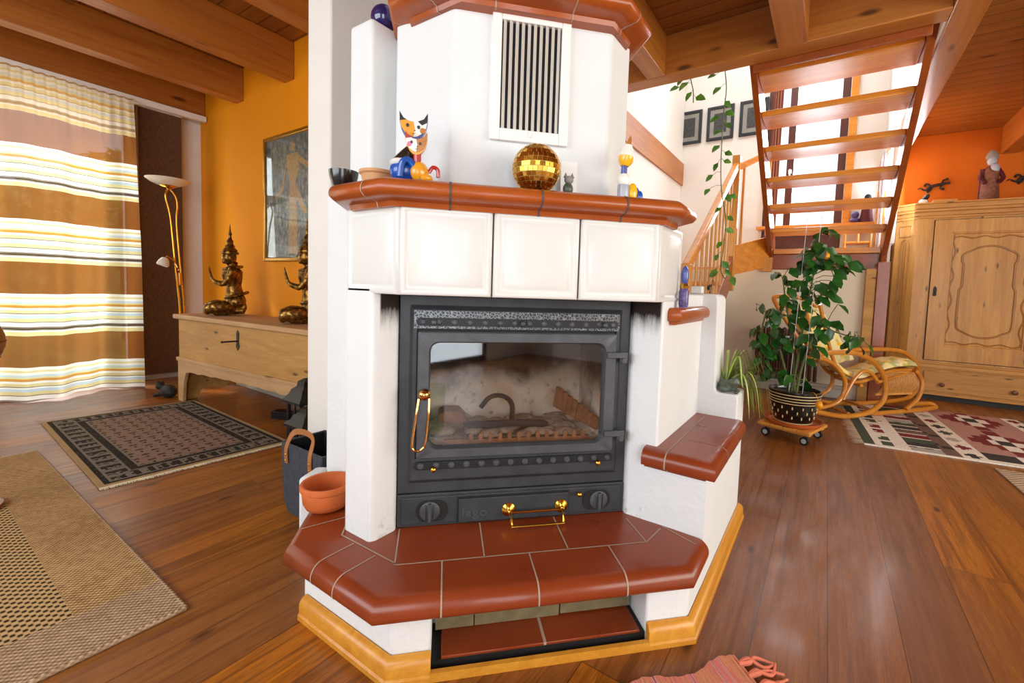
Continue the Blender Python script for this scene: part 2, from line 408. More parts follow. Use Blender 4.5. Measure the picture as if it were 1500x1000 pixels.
def floral():
    m = NM('floral_cushion', '#ead79a', 0.9)
    v = m.voro(16); n1 = m.noise(9, 2)
    c = m.ramp(v.outputs['Distance'], [(0.0, '#f0a010'), (0.22, '#f7cc3c'), (0.36, '#f8e08a'), (0.7, '#f2e6b0')])
    m.color(m.mix(m.math('MULTIPLY', m.step(n1, 0.55, 0.62), 0.6), c, '#8f9a58')); m.bump(m.noise(6, 2), 0.4, 0.02); return m.m
M['floral'] = floral()
def jute(name, light, dark, f):
    m = NM(name, light, 0.95, spec=0.1)
    x, y, z = m.sep()
    a = m.math('SINE', m.math('MULTIPLY', x, f)); b = m.math('SINE', m.math('MULTIPLY', y, f))
    w = m.math('MULTIPLY', a, b); n1 = m.noise(60, 3); n2 = m.noise(3, 2)
    fac = m.math('ADD', m.math('MULTIPLY', w, 0.25), m.math('ADD', m.math('MULTIPLY', n1, 0.5), m.math('MULTIPLY', n2, 0.25)))
    m.color(m.ramp(fac, [(0.22, dark), (0.55, light)])); m.bump(w, 0.5, 0.004); return m.m
M['jute'] = jute('jute_border', '#cdaa7a', '#86643c', 420)
M['jute_hem'] = jute('jute_hem', '#c4a888', '#8a6c50', 420)
def jute_field():
    m = NM('jute_field', '#a98a5e', 0.95, spec=0.1)
    x, y, z = m.sep()
    w = m.math('MULTIPLY', m.math('SINE', m.math('MULTIPLY', x, 300.0)), m.math('SINE', m.math('MULTIPLY', y, 230.0)))
    m.color(m.ramp(m.math('ADD', m.math('MULTIPLY', w, 0.5), 0.5), [(0.30, '#c4a474'), (0.56, '#a98a5c'), (0.70, '#3a2d1e')])); m.bump(w, -0.4, 0.003)
    return m.m
M['jute_field'] = jute_field()
def persian(name, a, b, s):
    m = NM(name, a, 0.95, spec=0.1)
    v = m.voro(s); n1 = m.noise(60, 3)
    m.color(m.mix(m.math('MULTIPLY', n1, 0.5), m.ramp(v.outputs['Distance'], [(0.1, b), (0.35, a), (0.7, a)]), a)); return m.m
M['per_dark'] = persian('dark_wool', '#2e2a26', '#6a5e52', 60)
M['per_grey'] = persian('grey_wool', '#7d7468', '#3a332d', 70)
M['per_field'] = persian('taupe_wool', '#8c7464', '#54382c', 48)
M['per_mark'] = simple('deep_maroon_wool', '#4a2620', 0.95)
M['per_tan'] = simple('tan_wool', '#a3875a', 0.95)
M['fringe'] = simple('cream_cotton_fringe', '#e0d2b4', 0.95)
def wool(n, c): return simple(n, c, 0.95, var=0.2, scale=90)
M['k_cream'] = wool('cream_kelim_wool', '#e4dccf'); M['k_green'] = wool('green_kelim_wool', '#3c4a38'); M['k_red'] = wool('red_kelim_wool', '#741618'); M['k_dark'] = wool('dark_kelim_wool', '#2f2826')
M['k_pink'] = wool('dusty_pink_kelim_wool', '#b08478'); M['k_brown'] = wool('brown_kelim_wool', '#6e5446'); M['k_grey'] = wool('grey_kelim_wool', '#a8a29a')
M['rug_beige'] = jute('beige_flatweave', '#c4ad90', '#a08870', 200)
def rag():
    m = NM('coral_rag_weave', '#d98068', 0.95, spec=0.1)
    v = m.math('ADD', m.sep()[0], 0.0)
    n = m.noise(1.0, 2, m.map((55, 0.6, 1)), 0.6)
    c = m.ramp(n, [(0.25, '#b8584e'), (0.4, '#e08478'), (0.5, '#d8946a'), (0.56, '#dc7a70'), (0.66, '#e6a298'), (0.74, '#8a5a66')])
    m.color(c); m.bump(m.math('SINE', m.math('MULTIPLY', v, 700.0)), 0.6, 0.004); return m.m
M['rag'] = rag()
M['rag_fringe'] = simple('coral_tassel', '#dd7a5e', 0.95)
def dark_print():
    m = NM('dark_print', '#4a4f4c', 0.6)
    m.color(m.ramp(m.noise(26, 5, m.map((1, 1, 0.6)), 0.7), [(0.35, '#2c3232'), (0.55, '#6c726c'), (0.75, '#b0aea2')])); return m.m
M['print'] = dark_print()
M['tan_ink'] = simple('tan_ink', '#a5824e', 0.6, var=0.3, scale=40)
M['mat_grey'] = simple('grey_mount', '#8f8d86', 0.8)
M['print_small'] = simple('small_dark_print', '#3c3c3a', 0.6, var=0.9, scale=45)
M['lawn'] = simple('garden_lawn', '#8a9a4a', 0.9, var=0.3, scale=6)
M['ball_leather'] = wood('brown_wooden_ball', '#6a3214', '#a8642c', 'z', 0.35, knots=False)

# ------------------------------------------------------------------ mesh helpers
def P(u, n, z=0.0):
    """fireplace frame (u along its front, n away from the room) to room axes"""
    return Vector(((u + n) / S2, (n - u) / S2, z))
def UN(x, y): return ((x - y) / S2, (x + y) / S2)

class MB:
    def __init__(s): s.v = []; s.f = []; s.m = []; s.mi = 0
    def add(s, vs, fs):
        b = len(s.v); s.v += [tuple(v) for v in vs]
        for f in fs: s.f.append([b + i for i in f]); s.m.append(s.mi)
        return s
    def box(s, x0, y0, z0, x1, y1, z1):
        x0, x1 = sorted((x0, x1)); y0, y1 = sorted((y0, y1)); z0, z1 = sorted((z0, z1))
        return s.add([(x0, y0, z0), (x1, y0, z0), (x1, y1, z0), (x0, y1, z0), (x0, y0, z1), (x1, y0, z1), (x1, y1, z1), (x0, y1, z1)],
                     [(0, 3, 2, 1), (4, 5, 6, 7), (0, 1, 5, 4), (1, 2, 6, 5), (2, 3, 7, 6), (3, 0, 4, 7)])
    def obox(s, c, ax, ay, az, hx, hy, hz):
        c = Vector(c); ax = Vector(ax).normalized() * hx; ay = Vector(ay).normalized() * hy; az = Vector(az).normalized() * hz
        vs = [c + ax * i + ay * j + az * k for k in (-1, 1) for (i, j) in ((-1, -1), (1, -1), (1, 1), (-1, 1))]
        return s.add(vs, [(0, 3, 2, 1), (4, 5, 6, 7), (0, 1, 5, 4), (1, 2, 6, 5), (2, 3, 7, 6), (3, 0, 4, 7)])
    def ubox(s, u0, u1, n0, n1, z0, z1):
        """box in the fireplace frame"""
        vs = [P(u, n, z) for z in (z0, z1) for (u, n) in ((u0, n0), (u1, n0), (u1, n1), (u0, n1))]
        return s.add(vs, [(0, 3, 2, 1), (4, 5, 6, 7), (0, 1, 5, 4), (1, 2, 6, 5), (2, 3, 7, 6), (3, 0, 4, 7)])
    def extrude(s, poly, fn, a, b):
        """poly of 2D points, fn(p, q, depth) -> point, from depth a to depth b"""
        n = len(poly)
        s.add([fn(p[0], p[1], a) for p in poly] + [fn(p[0], p[1], b) for p in poly],
              [tuple(range(n)), tuple(range(2 * n - 1, n - 1, -1))] + [(i, i + n, (i + 1) % n + n, (i + 1) % n) for i in range(n)])
        return s
    def prism(s, poly, z0, z1): return s.extrude(poly, lambda x, y, z: (x, y, z), z0, z1)
    def uprism(s, poly, n0, n1): return s.extrude(poly, lambda u, z, n: P(u, n, z), n0, n1)
    def loops(s, rings, cap0=True, cap1=True, closed=True):
        n = len(rings[0]); b = len(s.v)
        for r in rings: s.v += [tuple(p) for p in r]
        for i in range(len(rings) - 1):
            for j in range(n if closed else n - 1):
                k = (j + 1) % n
                s.f.append([b + i * n + j, b + i * n + k, b + (i + 1) * n + k, b + (i + 1) * n + j]); s.m.append(s.mi)
        if cap0: s.f.append([b + j for j in range(n - 1, -1, -1)]); s.m.append(s.mi)
        if cap1: s.f.append([b + (len(rings) - 1) * n + j for j in range(n)]); s.m.append(s.mi)
        return s
    def tube(s, pts, r, n=8, closed=False):
        pts = [Vector(p) for p in pts]; N = len(pts)
        rs = r if isinstance(r, (list, tuple)) else [r] * N
        rings = []; up = None
        for i, p in enumerate(pts):
            if closed: t = (pts[(i + 1) % N] - pts[i - 1])
            else: t = pts[min(i + 1, N - 1)] - pts[max(i - 1, 0)]
            t = t.normalized() if t.length > 1e-9 else Vector((0, 0, 1))
            if up is None: up = t.orthogonal().normalized()
            up = (up - t * up.dot(t)); up = up.normalized() if up.length > 1e-6 else t.orthogonal().normalized()
            w = t.cross(up)
            rings.append([p + (up * math.cos(2 * PI * k / n) + w * math.sin(2 * PI * k / n)) * rs[i] for k in range(n)])
        if closed: rings.append(rings[0]); return s.loops(rings, False, False)
        return s.loops(rings)
    def lathe(s, prof, c=(0, 0, 0), n=24, mat=None, caps=True):
        c = Vector(c)
        def pt(r, z, a):
            v = Vector((r * math.cos(a), r * math.sin(a), z)); return c + (mat @ v if mat else v)
        rings = [[pt(max(r, 1e-4), z, 2 * PI * k / n) for k in range(n)] for r, z in prof]
        return s.loops(rings, caps, caps)
    def ball(s, c, r, nu=16, nv=10, mat=None):
        r = (r, r, r) if not isinstance(r, (tuple, list)) else r
        c = Vector(c); rings = []
        for j in range(nv + 1):
            th = PI * j / nv; sr = max(math.sin(th), 1e-3)
            ring = []
            for k in range(nu):
                v = Vector((r[0] * sr * math.cos(2 * PI * k / nu), r[1] * sr * math.sin(2 * PI * k / nu), -r[2] * math.cos(th)))
                ring.append(c + (mat @ v if mat else v))
            rings.append(ring)
        return s.loops(rings)
    def build(s, name, mats, parent=None, smooth=35, bevel=0.0, seg=2, kind=None, sub=0, remesh=0.0, label=None):
        me = bpy.data.meshes.new(name)
        me.from_pydata(s.v, [], s.f)
        mats = mats if isinstance(mats, (list, tuple)) else [mats]
        for m in mats: me.materials.append(m if not isinstance(m, str) else M[m])
        if len(mats) > 1: me.polygons.foreach_set('material_index', s.m)
        bm = bmesh.new(); bm.from_mesh(me); bmesh.ops.recalc_face_normals(bm, faces=bm.faces); bm.to_mesh(me); bm.free()
        if smooth:
            me.polygons.foreach_set('use_smooth', [True] * len(me.polygons))
            me.set_sharp_from_angle(angle=math.radians(smooth))
        me.update()
        o = bpy.data.objects.new(name, me); COL.objects.link(o)
        if parent is not None:
            o.parent = parent
            if parent.type == 'EMPTY': o.matrix_parent_inverse = Matrix.Translation(-parent.location)
        if remesh:
            r = o.modifiers.new('remesh', 'REMESH'); r.mode = 'VOXEL'; r.voxel_size = remesh; r.use_smooth_shade = True
            q = o.modifiers.new('smooth', 'SMOOTH'); q.iterations = 4; q.factor = 0.5
        if bevel:
            b = o.modifiers.new('bevel', 'BEVEL'); b.width = bevel; b.segments = seg; b.limit_method = 'ANGLE'; b.angle_limit = math.radians(35)
            b.harden_normals = False
        if sub:
            q = o.modifiers.new('sub', 'SUBSURF'); q.levels = sub; q.render_levels = sub
        if kind: o['kind'] = kind
        if label: o['label'] = label
        return o

def tag(o, label, cat, group=None, kind=None):
    o['label'] = label; o['category'] = cat
    if group: o['group'] = group
    if kind: o['kind'] = kind
    return o
def thing(name, label, cat, loc=(0, 0, 0), group=None):
    o = bpy.data.objects.new(name, None); COL.objects.link(o); o.location = loc; o.empty_display_size = 0.1
    return tag(o, label, cat, group)
def copy_tree(o, label=None, parent=None):
    c = o.copy(); COL.objects.link(c)
    if parent is not None: c.parent = parent
    if label: c['label'] = label
    for ch in [x for x in o.children]: copy_tree(ch, None, c)
    return c
def struct(mb, name, mat, **kw): return mb.build(name, mat, kind='structure', **kw)
def smooth_path(pts, n=6):
    """Catmull-Rom through the points"""
    pts = [Vector(p) for p in pts]; out = []
    for i in range(len(pts) - 1):
        p0, p1, p2, p3 = pts[max(i - 1, 0)], pts[i], pts[i + 1], pts[min(i + 2, len(pts) - 1)]
        for k in range(n):
            t = k / n
            out.append(0.5 * ((2 * p1) + (p2 - p0) * t + (2 * p0 - 5 * p1 + 4 * p2 - p3) * t * t + (3 * p1 - p0 - 3 * p2 + p3) * t ** 3))
    out.append(pts[-1]); return out
def rrect(u0, u1, z0, z1, r, n=5):
    pts = []
    for cu, cz, a0 in ((u1 - r, z1 - r, 0), (u0 + r, z1 - r, PI / 2), (u0 + r, z0 + r, PI), (u1 - r, z0 + r, 1.5 * PI)):
        for k in range(n + 1):
            a = a0 + PI / 2 * k / n; pts.append((cu + r * math.cos(a), cz + r * math.sin(a)))
    return pts

# ------------------------------------------------------------------ the room
mb = MB(); mb.box(-1.8, -3.4, -0.06, 6.1, 5.0, 0.0); struct(mb, 'floor', 'floor')
# ceiling boards at 2.60 with the stair opening left free
mb = MB()
mb.box(-1.8, -3.4, 2.60, 3.02, 5.0, 2.66)
mb.box(3.02, -3.4, 2.60, 6.1, -0.50, 2.66)
struct(mb, 'ceiling', 'ceiling')
k = 0
def joist(y0, y1, x0, x1, z0=2.34, z1=2.60):
    mb = MB(); mb.box(x0, y0, z0, x1, y1, z1); struct(mb, 'ceiling_beam', 'beam_x', bevel=0.006)
joist(4.79, 4.90, -1.7, 1.74)
joist(4.06, 4.18, -1.7, 1.74)
joist(3.29, 3.42, -1.7, 1.74)
joist(2.50, 2.63, -1.7, 1.74)
joist(0.99, 1.11, -1.7, 2.95)
joist(0.18, 0.33, -1.7, 2.95)
joist(-0.57, -0.43, -1.7, 5.98)
joist(-1.30, -1.44, -1.7, 5.98)
joist(-2.05, -2.19, -1.7, 5.98)
mb = MB(); mb.box(2.95, -0.43, 2.34, 3.08, 1.72, 2.60); struct(mb, 'header_beam', 'beam_y', bevel=0.006)

# walls
mb = MB(); mb.box(1.74, 1.885, 0, 1.9, 5.0, 2.60); struct(mb, 'wall_left', 'orange')
mb = MB(); mb.box(1.05, 1.72, 0, 2.95, 1.885, 2.60); mb.box(2.95, 1.72, 0, 6.0, 1.885, 4.6); struct(mb, 'wall_middle', 'wall_white', bevel=0.01)
mb = MB()   # the garden side with its glazed door opening
mb.box(1.30, 4.90, 0, 1.74, 5.0, 2.60); mb.box(-1.2, 4.90, 2.26, 1.30, 5.0, 2.60); mb.box(-1.8, 4.90, 0, -1.2, 5.0, 2.60)
struct(mb, 'wall_garden', 'wall_white')
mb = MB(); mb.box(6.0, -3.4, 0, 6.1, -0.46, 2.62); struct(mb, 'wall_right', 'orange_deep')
mb = MB()   # stairwell back wall round its tall window
mb.box(6.0, 0.72, 0, 6.1, 1.885, 4.6); mb.box(6.0, -0.46, 0, 6.1, -0.08, 4.6); mb.box(6.02, -0.08, 0, 6.1, 0.72, 1.66); mb.box(6.0, -0.08, 3.9, 6.1, 0.72, 4.6)
struct(mb, 'wall_stair_back', 'wall_white')
mb = MB()   # stairwell side wall with the landing window
mb.box(5.04, -0.45, 0, 6.0, -0.43, 1.42); mb.box(5.04, -0.45, 1.42, 5.06, -0.43, 2.34); mb.box(5.94, -0.45, 1.42, 6.0, -0.43, 2.34)
struct(mb, 'wall_stair_side', 'wall_white')
mb = MB(); mb.box(3.08, -0.43, 2.345, 6.0, -0.415, 4.6); mb.box(3.08, -0.415, 2.60, 3.10, 1.72, 2.70); struct(mb, 'wall_stair_upper', 'wall_white')
mb = MB(); mb.box(1.0, -0.5, 4.6, 6.1, 1.9, 4.66); struct(mb, 'ceiling_stairwell', 'wall_white')
mb = MB(); mb.box(1.0, -0.5, 2.66, 1.1, 1.9, 4.6); mb.box(1.1, -0.5, 2.66, 3.08, -0.43, 4.6); mb.box(1.1, 1.8, 2.66, 2.95, 1.9, 4.6); struct(mb, 'wall_upper_floor', 'wall_white')
mb = MB(); mb.box(4.87, -0.42, 0, 4.95, 1.72, 1.17); struct(mb, 'wall_under_landing', 'cream_wall')
mb = MB()   # back of the room: french door and wide window
mb.box(-1.8, -3.4, 0, -1.7, -2.42, 2.6); mb.box(-1.8, -2.42, 2.2, -1.7, -0.7, 2.6); mb.box(-1.8, -0.7, 0, -1.7, 0.25, 2.6)
mb.box(-1.8, 0.25, 0, -1.7, 2.95, 0.7); mb.box(-1.8, 0.25, 2.3, -1.7, 2.95, 2.6); mb.box(-1.8, 2.95, 0, -1.7, 5.0, 2.6)
struct(mb, 'wall_back', 'wall_white')
mb = MB()
mb.box(-1.8, -3.4, 0, -0.15, -3.3, 2.6); mb.box(-0.15, -3.4, 0, 3.35, -3.3, 0.45); mb.box(-0.15, -3.4, 2.25, 3.35, -3.3, 2.6); mb.box(3.35, -3.4, 0, 6.1, -3.3, 2.6)
struct(mb, 'wall_front', 'wall_white')

def frame_yz(name, x, y0, y1, z0, z1, w=0.07, t=0.06, mull=(), mat='frame_brown', bars=()):
    mb = MB(); mb.box(x, y0, z0, x + t, y0 + w, z1); mb.box(x, y1 - w, z0, x + t, y1, z1)
    mb.box(x, y0 + w, z0, x + t, y1 - w, z0 + w); mb.box(x, y0 + w, z1 - w, x + t, y1 - w, z1)
    for m_ in mull: mb.box(x, m_ - w * 0.5, z0 + w, x + t, m_ + w * 0.5, z1 - w)
    o = struct(mb, name, mat, bevel=0.004)
    g = MB(); g.box(x + t * 0.45, y0 + w, z0 + w, x + t * 0.55, y1 - w, z1 - w); g.build('pane', 'glass', o)
    return o
def frame_xz(name, y, x0, x1, z0, z1, w=0.07, t=0.06, mull=(), mat='frame_brown'):
    mb = MB(); mb.box(x0, y, z0, x0 + w, y + t, z1); mb.box(x1 - w, y, z0, x1, y + t, z1)
    mb.box(x0 + w, y, z0, x1 - w, y + t, z0 + w); mb.box(x0 + w, y, z1 - w, x1 - w, y + t, z1)
    for m_ in mull: mb.box(m_ - w * 0.5, y, z0 + w, m_ + w * 0.5, y + t, z1 - w)
    o = struct(mb, name, mat, bevel=0.004)
    g = MB(); g.box(x0 + w, y + t * 0.45, z0 + w, x1 - w, y + t * 0.55, z1 - w); g.build('pane', 'glass', o)
    return o
frame_yz('window_1', -1.78, -2.42, -0.7, 0.0, 2.2, mull=())
frame_yz('window_2', -1.78, 0.25, 2.95, 0.7, 2.3, mull=(1.15, 2.05))
frame_xz('window_3', -3.38, -0.15, 3.35, 0.45, 2.25, mull=(1.0, 2.2))
frame_xz('window_4', 4.92, -1.2, 1.30, 0.0, 2.26, w=0.09, mull=(-0.35, 0.48))
w5 = frame_yz('window_5', 6.02, -0.08, 0.72, 1.66, 3.9, w=0.075, mull=(0.46,))
mb = MB(); mb.box(5.985, -0.075, 1.372, 6.019, 0.715, 1.655); mb.build('bottom_panel', 'frame_brown', w5, bevel=0.004)
mb = MB(); mb.box(5.985, 0.44, 2.36, 6.02, 0.475, 2.40); mb.box(5.955, 0.45, 2.26, 5.985, 0.465, 2.40); mb.build('window_handle', 'white_metal', w5)
frame_xz('window_6', -0.475, 5.06, 5.94, 1.42, 2.34, w=0.05, mat='white_metal')
mb = MB(); mb.box(5.84, -0.43, 1.70, 6.0, 0.76, 1.735); struct(mb, 'trim_1', 'stair_wood', bevel=0.004)      # sill board under the stair window
mb = MB(); mb.box(5.965, -0.155, 1.74, 6.0, -0.085, 3.95); struct(mb, 'trim_2', 'stair_wood', bevel=0.004)    # casing beside it
mb = MB(); mb.box(5.62, -0.43, 1.38, 5.69, -0.36, 2.0); struct(mb, 'trim_3', 'stair_wood', bevel=0.004)
mb = MB(); mb.box(4.98, -0.428, 2.33, 6.0, -0.40, 2.37); struct(mb, 'trim_4', 'stair_wood', bevel=0.004)
mb = MB(); mb.box(3.08, 1.695, 2.34, 6.0, 1.72, 2.62); struct(mb, 'trim_5', 'beam_x', bevel=0.004)           # upper floor edge board on the stairwell wall
mb = MB(); mb.box(1.715, 1.9, 0.0, 1.74, 4.9, 0.06); struct(mb, 'baseboard_left', 'pipe_white', bevel=0.006)
mb = MB(); mb.box(1.30, 4.875, 0.0, 1.715, 4.90, 0.06); struct(mb, 'baseboard_garden', 'pipe_white', bevel=0.006)
mb = MB(); mb.box(-1.2, 4.86, 0.0, 1.30, 4.92, 0.05); struct(mb, 'trim_6', 'white_metal', bevel=0.006)       # door sill
mb = MB(); mb.box(4.82, -0.2, 0.0, 4.87, 1.70, 0.09); mb.box(4.80, -0.2, 0.09, 4.87, 1.70, 0.115); struct(mb, 'baseboard_landing', 'pipe_white', bevel=0.004)

# garden outside
mb = MB(); mb.box(-14, 5.0, -0.14, 12, 22, -0.10); struct(mb, 'ground_garden', 'lawn')
def leaf_quads(mb, c, size, d, up, fold=0.25, long_=1.0):
    """one pointed leaf, folded along its midrib: c base, d direction"""
    d = Vector(d).normalized(); w = d.cross(Vector(up)); w = w.normalized() if w.length > 1e-4 else d.orthogonal().normalized(); nn = w.cross(d)
    c = Vector(c); L = size * long_; W = size * 0.32
    a = c; b1 = c + d * L * 0.38 + w * W + nn * fold * W; b2 = c + d * L * 0.38 - w * W + nn * fold * W; m1 = c + d * L * 0.4
    c1 = c + d * L * 0.75 + w * W * 0.66 - nn * 0.05 * L + nn * fold * W * .6; c2 = c + d * L * 0.75 - w * W * 0.66 - nn * 0.05 * L + nn * fold * W * .6; m2 = c + d * L * 0.75 - nn * 0.06 * L
    t = c + d * L - nn * 0.14 * L
    mb.add([a, b1, m1, b2, c1, m2, c2, t], [(0, 1, 2), (0, 2, 3), (1, 4, 5, 2), (2, 5, 6, 3), (4, 7, 5), (5, 7, 6)])
def hedge(name, label, cx, cy, rx, ry, rz, n, group=None):
    t = thing(name, label, 'shrub', (cx, cy, -0.1), group)
    mb = MB()
    for i in range(n):
        a = random.uniform(0, 2 * PI); b = random.uniform(-0.2, 1); r = math.sqrt(max(0, 1 - b * b)) * random.uniform(0.75, 1)
        p = (cx + rx * r * math.cos(a), cy + ry * r * math.sin(a), rz * (0.45 + 0.55 * b))
        leaf_quads(mb, p, random.uniform(0.08, 0.15), (random.uniform(-1, 1), random.uniform(-1, 1), random.uniform(-.6, .6)), (0, 0, 1))
    mb.build('foliage', 'leaf_garden', t, smooth=None)
    s = MB(); s.tube([(cx, cy, -0.1), (cx, cy, rz * 0.7)], 0.06); s.build('trunk', 'stem', t)
GH = thing('garden_hedge', 'long dense green-gold hedge at the back of the garden, glimpsed through the brown curtain bands', 'hedge', (0, 15, -0.1))
mb = MB(); rh = random.Random(4)
for k2 in range(46):
    x = -9 + k2 * 0.42; mb.ball((x, 15 + rh.uniform(-.5, .5), 1.3 + rh.uniform(-.3, .5)), (rh.uniform(.5, .9), rh.uniform(.5, .9), rh.uniform(1.2, 2.0)), 10, 8)
for k2 in range(5200):
    leaf_quads(mb, (rh.uniform(-9.5, 10.5), 14.2 + rh.uniform(-.5, .5), rh.uniform(-0.1, 3.4)), rh.uniform(0.12, 0.24), (rh.uniform(-1, 1), rh.uniform(-1, 1), rh.uniform(-.6, .6)), (0, 0, 1))
mb.build('foliage', 'leaf_garden', GH, smooth=None)
hedge('garden_shrub', 'sunlit round shrub outside, seen through the striped sheer curtain towards its left edge', -0.2, 8.6, 1.0, 0.8, 1.5, 2200)
hedge('garden_shrub', 'tall yellow-green shrub outside, behind the right half of the striped curtain', 2.2, 9.0, 1.1, 0.8, 2.7, 3000)

# ------------------------------------------------------------------ fireplace
def octpath(nf, XL, YLe, YR, XRe, side_l=0.0, side_r=0.0):
    pts = []
    if side_l: pts.append((XL + side_l, YLe + side_l))
    pts += [(XL, YLe), (XL, nf * S2 - XL), (nf * S2 - YR, YR), (XRe, YR)]
    if side_r: pts.append((XRe + side_r, YR + side_r))
    return [Vector(p) for p in pts]
def inset(path, d):
    """open polyline moved to its left by d, mitred"""
    out = []; n = len(path)
    for i, p in enumerate(path):
        ds = []
        if i > 0: ds.append((p - path[i - 1]).normalized())
        if i < n - 1: ds.append((path[i + 1] - p).normalized())
        ns = [Vector((-q.y, q.x)) for q in ds]
        if len(ns) == 1: out.append(p + ns[0] * d)
        else:
            m = (ns[0] + ns[1]).normalized(); out.append(p + m * (d / max(0.3, m.dot(ns[0]))))
    return out
def slab(mb, path, back, prof):
    """slab with a moulded edge: prof is a list of (inset, z)"""
    back = [Vector(b) for b in back]
    mb.loops([[(q.x, q.y, z) for q in inset(path, d) + back] for d, z in prof])
def arc(d0, z0, d1, z1, n=5, convex=True):
    """quarter round from (d0,z0) to (d1,z1)"""
    out = []
    for i in range(n + 1):
        a = PI / 2 * i / n
        out.append((d0 + (d1 - d0) * (1 - math.cos(a)), z0 + (z1 - z0) * math.sin(a)) if convex else (d0 + (d1 - d0) * math.sin(a), z0 + (z1 - z0) * (1 - math.cos(a))))
    return out
def grout_strip(mb, edge_pt, inward, prof, w=0.004, L=0.0, lift=0.0009):
    """thin joint that follows the moulded edge and runs L inwards over the top"""
    e = Vector(edge_pt); inn = Vector(inward).normalized(); t = Vector((-inn.y, inn.x)) * (w / 2)
    zmid = sum(z for d, z in prof) / len(prof)
    pts = []
    for i, (d, z) in enumerate(prof):
        dz = lift if z >= zmid else -lift
        q = e + inn * (d - lift); pts.append((q, z + dz * (0.9 if i > len(prof) * 0.6 or i < 2 else 0)))
    if L: pts.append((e + inn * L, prof[-1][1] + lift))
    ra = [(q.x + t.x, q.y + t.y, z) for q, z in pts]; rb = [(q.x - t.x, q.y - t.y, z) for q, z in pts]
    n = len(pts); mb.add(ra + rb, [(i, i + 1, n + i + 1, n + i) for i in range(n - 1)])
def joint(mb, a, b, z, w=0.004):
    a = Vector(a); b = Vector(b); d = (b - a).normalized(); t = Vector((-d.y, d.x)) * w / 2
    mb.add([(a.x + t.x, a.y + t.y, z), (b.x + t.x, b.y + t.y, z), (b.x - t.x, b.y - t.y, z), (a.x - t.x, a.y - t.y, z)], [(0, 1, 2, 3)])
def p2(u, n): q = P(u, n); return (q.x, q.y)

FP = thing('tiled_fireplace', 'white plastered corner fireplace with white relief tiles, red terracotta ledges and black iron insert', 'fireplace', (1.0, 0.75, 0))
UL, UR = -0.018, 0.520        # wood niche
mb = MB()
body_l = [(0.92, 1.44), (0.632, 1.145), (0.632, 1.0 * S2 - 0.632), p2(UL, 1.0), p2(UL, 1.45)]
mb.prism(body_l, 0, 0.165)
mb.prism([p2(UR, 1.45), p2(UR, 1.0), (1.0 * S2 - 0.255, 0.255), (1.31, 0.255), (1.31, 0.60)], 0, 0.165)
mb.prism([p2(UL, 1.45), p2(UL, 1.12), p2(UR, 1.12), p2(UR, 1.45)], 0, 0.165)
mb.prism([p2(UL - .02, 1.45), p2(UL - .02, 1.06), p2(UR + .02, 1.06), p2(UR + .02, 1.45)], 0.145, 0.165)
mb.build('plinth', 'plaster', FP, bevel=0.006)
# hearth slab
HP = octpath(0.962, 0.578, 1.152, 0.235, 1.285, side_l=0.20)
hprof = [(0.03, 0.150)] + arc(0.006, 0.156, 0.0, 0.168, 3, False)[0:] + arc(0.0, 0.172, 0.034, 0.205, 6)
mb = MB(); slab(mb, HP, [(1.30, 0.52), (0.96, 1.44)], hprof)
hearth = mb.build('hearth_slab', 'terra_shaded', FP, smooth=50)
g = MB()
for u in (0.003, 0.2275, 0.449):
    q = P(u, 0.962); grout_strip(g, (q.x, q.y), (1, 1), hprof, L=0.137)
zt = 0.2059
joint(g, p2(-0.109, 1.10), p2(0.562, 1.10), zt)
for u in (0.11, 0.335): joint(g, p2(u, 1.10), p2(u, 1.27), zt)
joint(g, p2(-0.112, 1.10), p2(-0.117, 1.268), zt)
joint(g, p2(0.556, 1.23), p2(0.562, 1.10), zt); joint(g, p2(0.562, 1.10), p2(0.635, 1.16), zt)
joint(g, (1.285, 0.371), (1.245, 0.262), zt)
joint(g, (0.700, 1.08), (0.704, 0.858), zt); joint(g, (0.700, 1.08), (0.735, 1.115), zt)
grout_strip(g, (0.578, 0.928), (1, 0), hprof, L=0.118); grout_strip(g, (0.578, 1.019), (1, 0), hprof, L=0.118)
joint(g, (0.645, 1.20), (0.78, 1.15), zt)
g.build('grout', 'grout', hearth, smooth=None)
# niche floor tiles, skirting
mb = MB(); mb.ubox(0.005, 0.252, 1.0, 1.119, 0.028, 0.036); mb.ubox(0.258, 0.505, 1.0, 1.119, 0.028, 0.036)
nt = mb.build('niche_tile', 'terra_shaded', FP, bevel=0.002)
g = MB(); g.ubox(0.2515, 0.2585, 1.001, 1.118, 0.0285, 0.0355); g.build('grout', 'grout', nt)
mb = MB(); mb.ubox(UL + .001, UR - .001, 1.001, 1.118, 0, 0.0285); mb.build('niche_base', 'black', FP)
SKP = octpath(0.972, 0.604, 1.128, 0.228, 1.93)
sprof = [(0.024, 0.0), (0.0, 0.0), (0.0, 0.012), (0.004, 0.016), (0.004, 0.040), (0.009, 0.050), (0.016, 0.056), (0.024, 0.058)]
def skirt(mb, path, prof): mb.loops([[(q.x, q.y, z) for q in inset(path, d)] + [(q.x, q.y, z) for q in reversed(inset(path, 0.025))] for d, z in prof])
mb = MB()
skirt(mb, [Vector((0.604, 1.128)), Vector((0.604, 0.972 * S2 - 0.604)), Vector(p2(UL, 0.972))], sprof)
skirt(mb, [Vector(p2(UR, 0.972)), Vector((0.972 * S2 - 0.228, 0.228)), Vector((1.93, 0.228))], sprof)
mb.ubox(UL, UR, 0.972, 0.984, 0, 0.022)
mb.build('skirting', 'skirt_oak', FP, smooth=40)
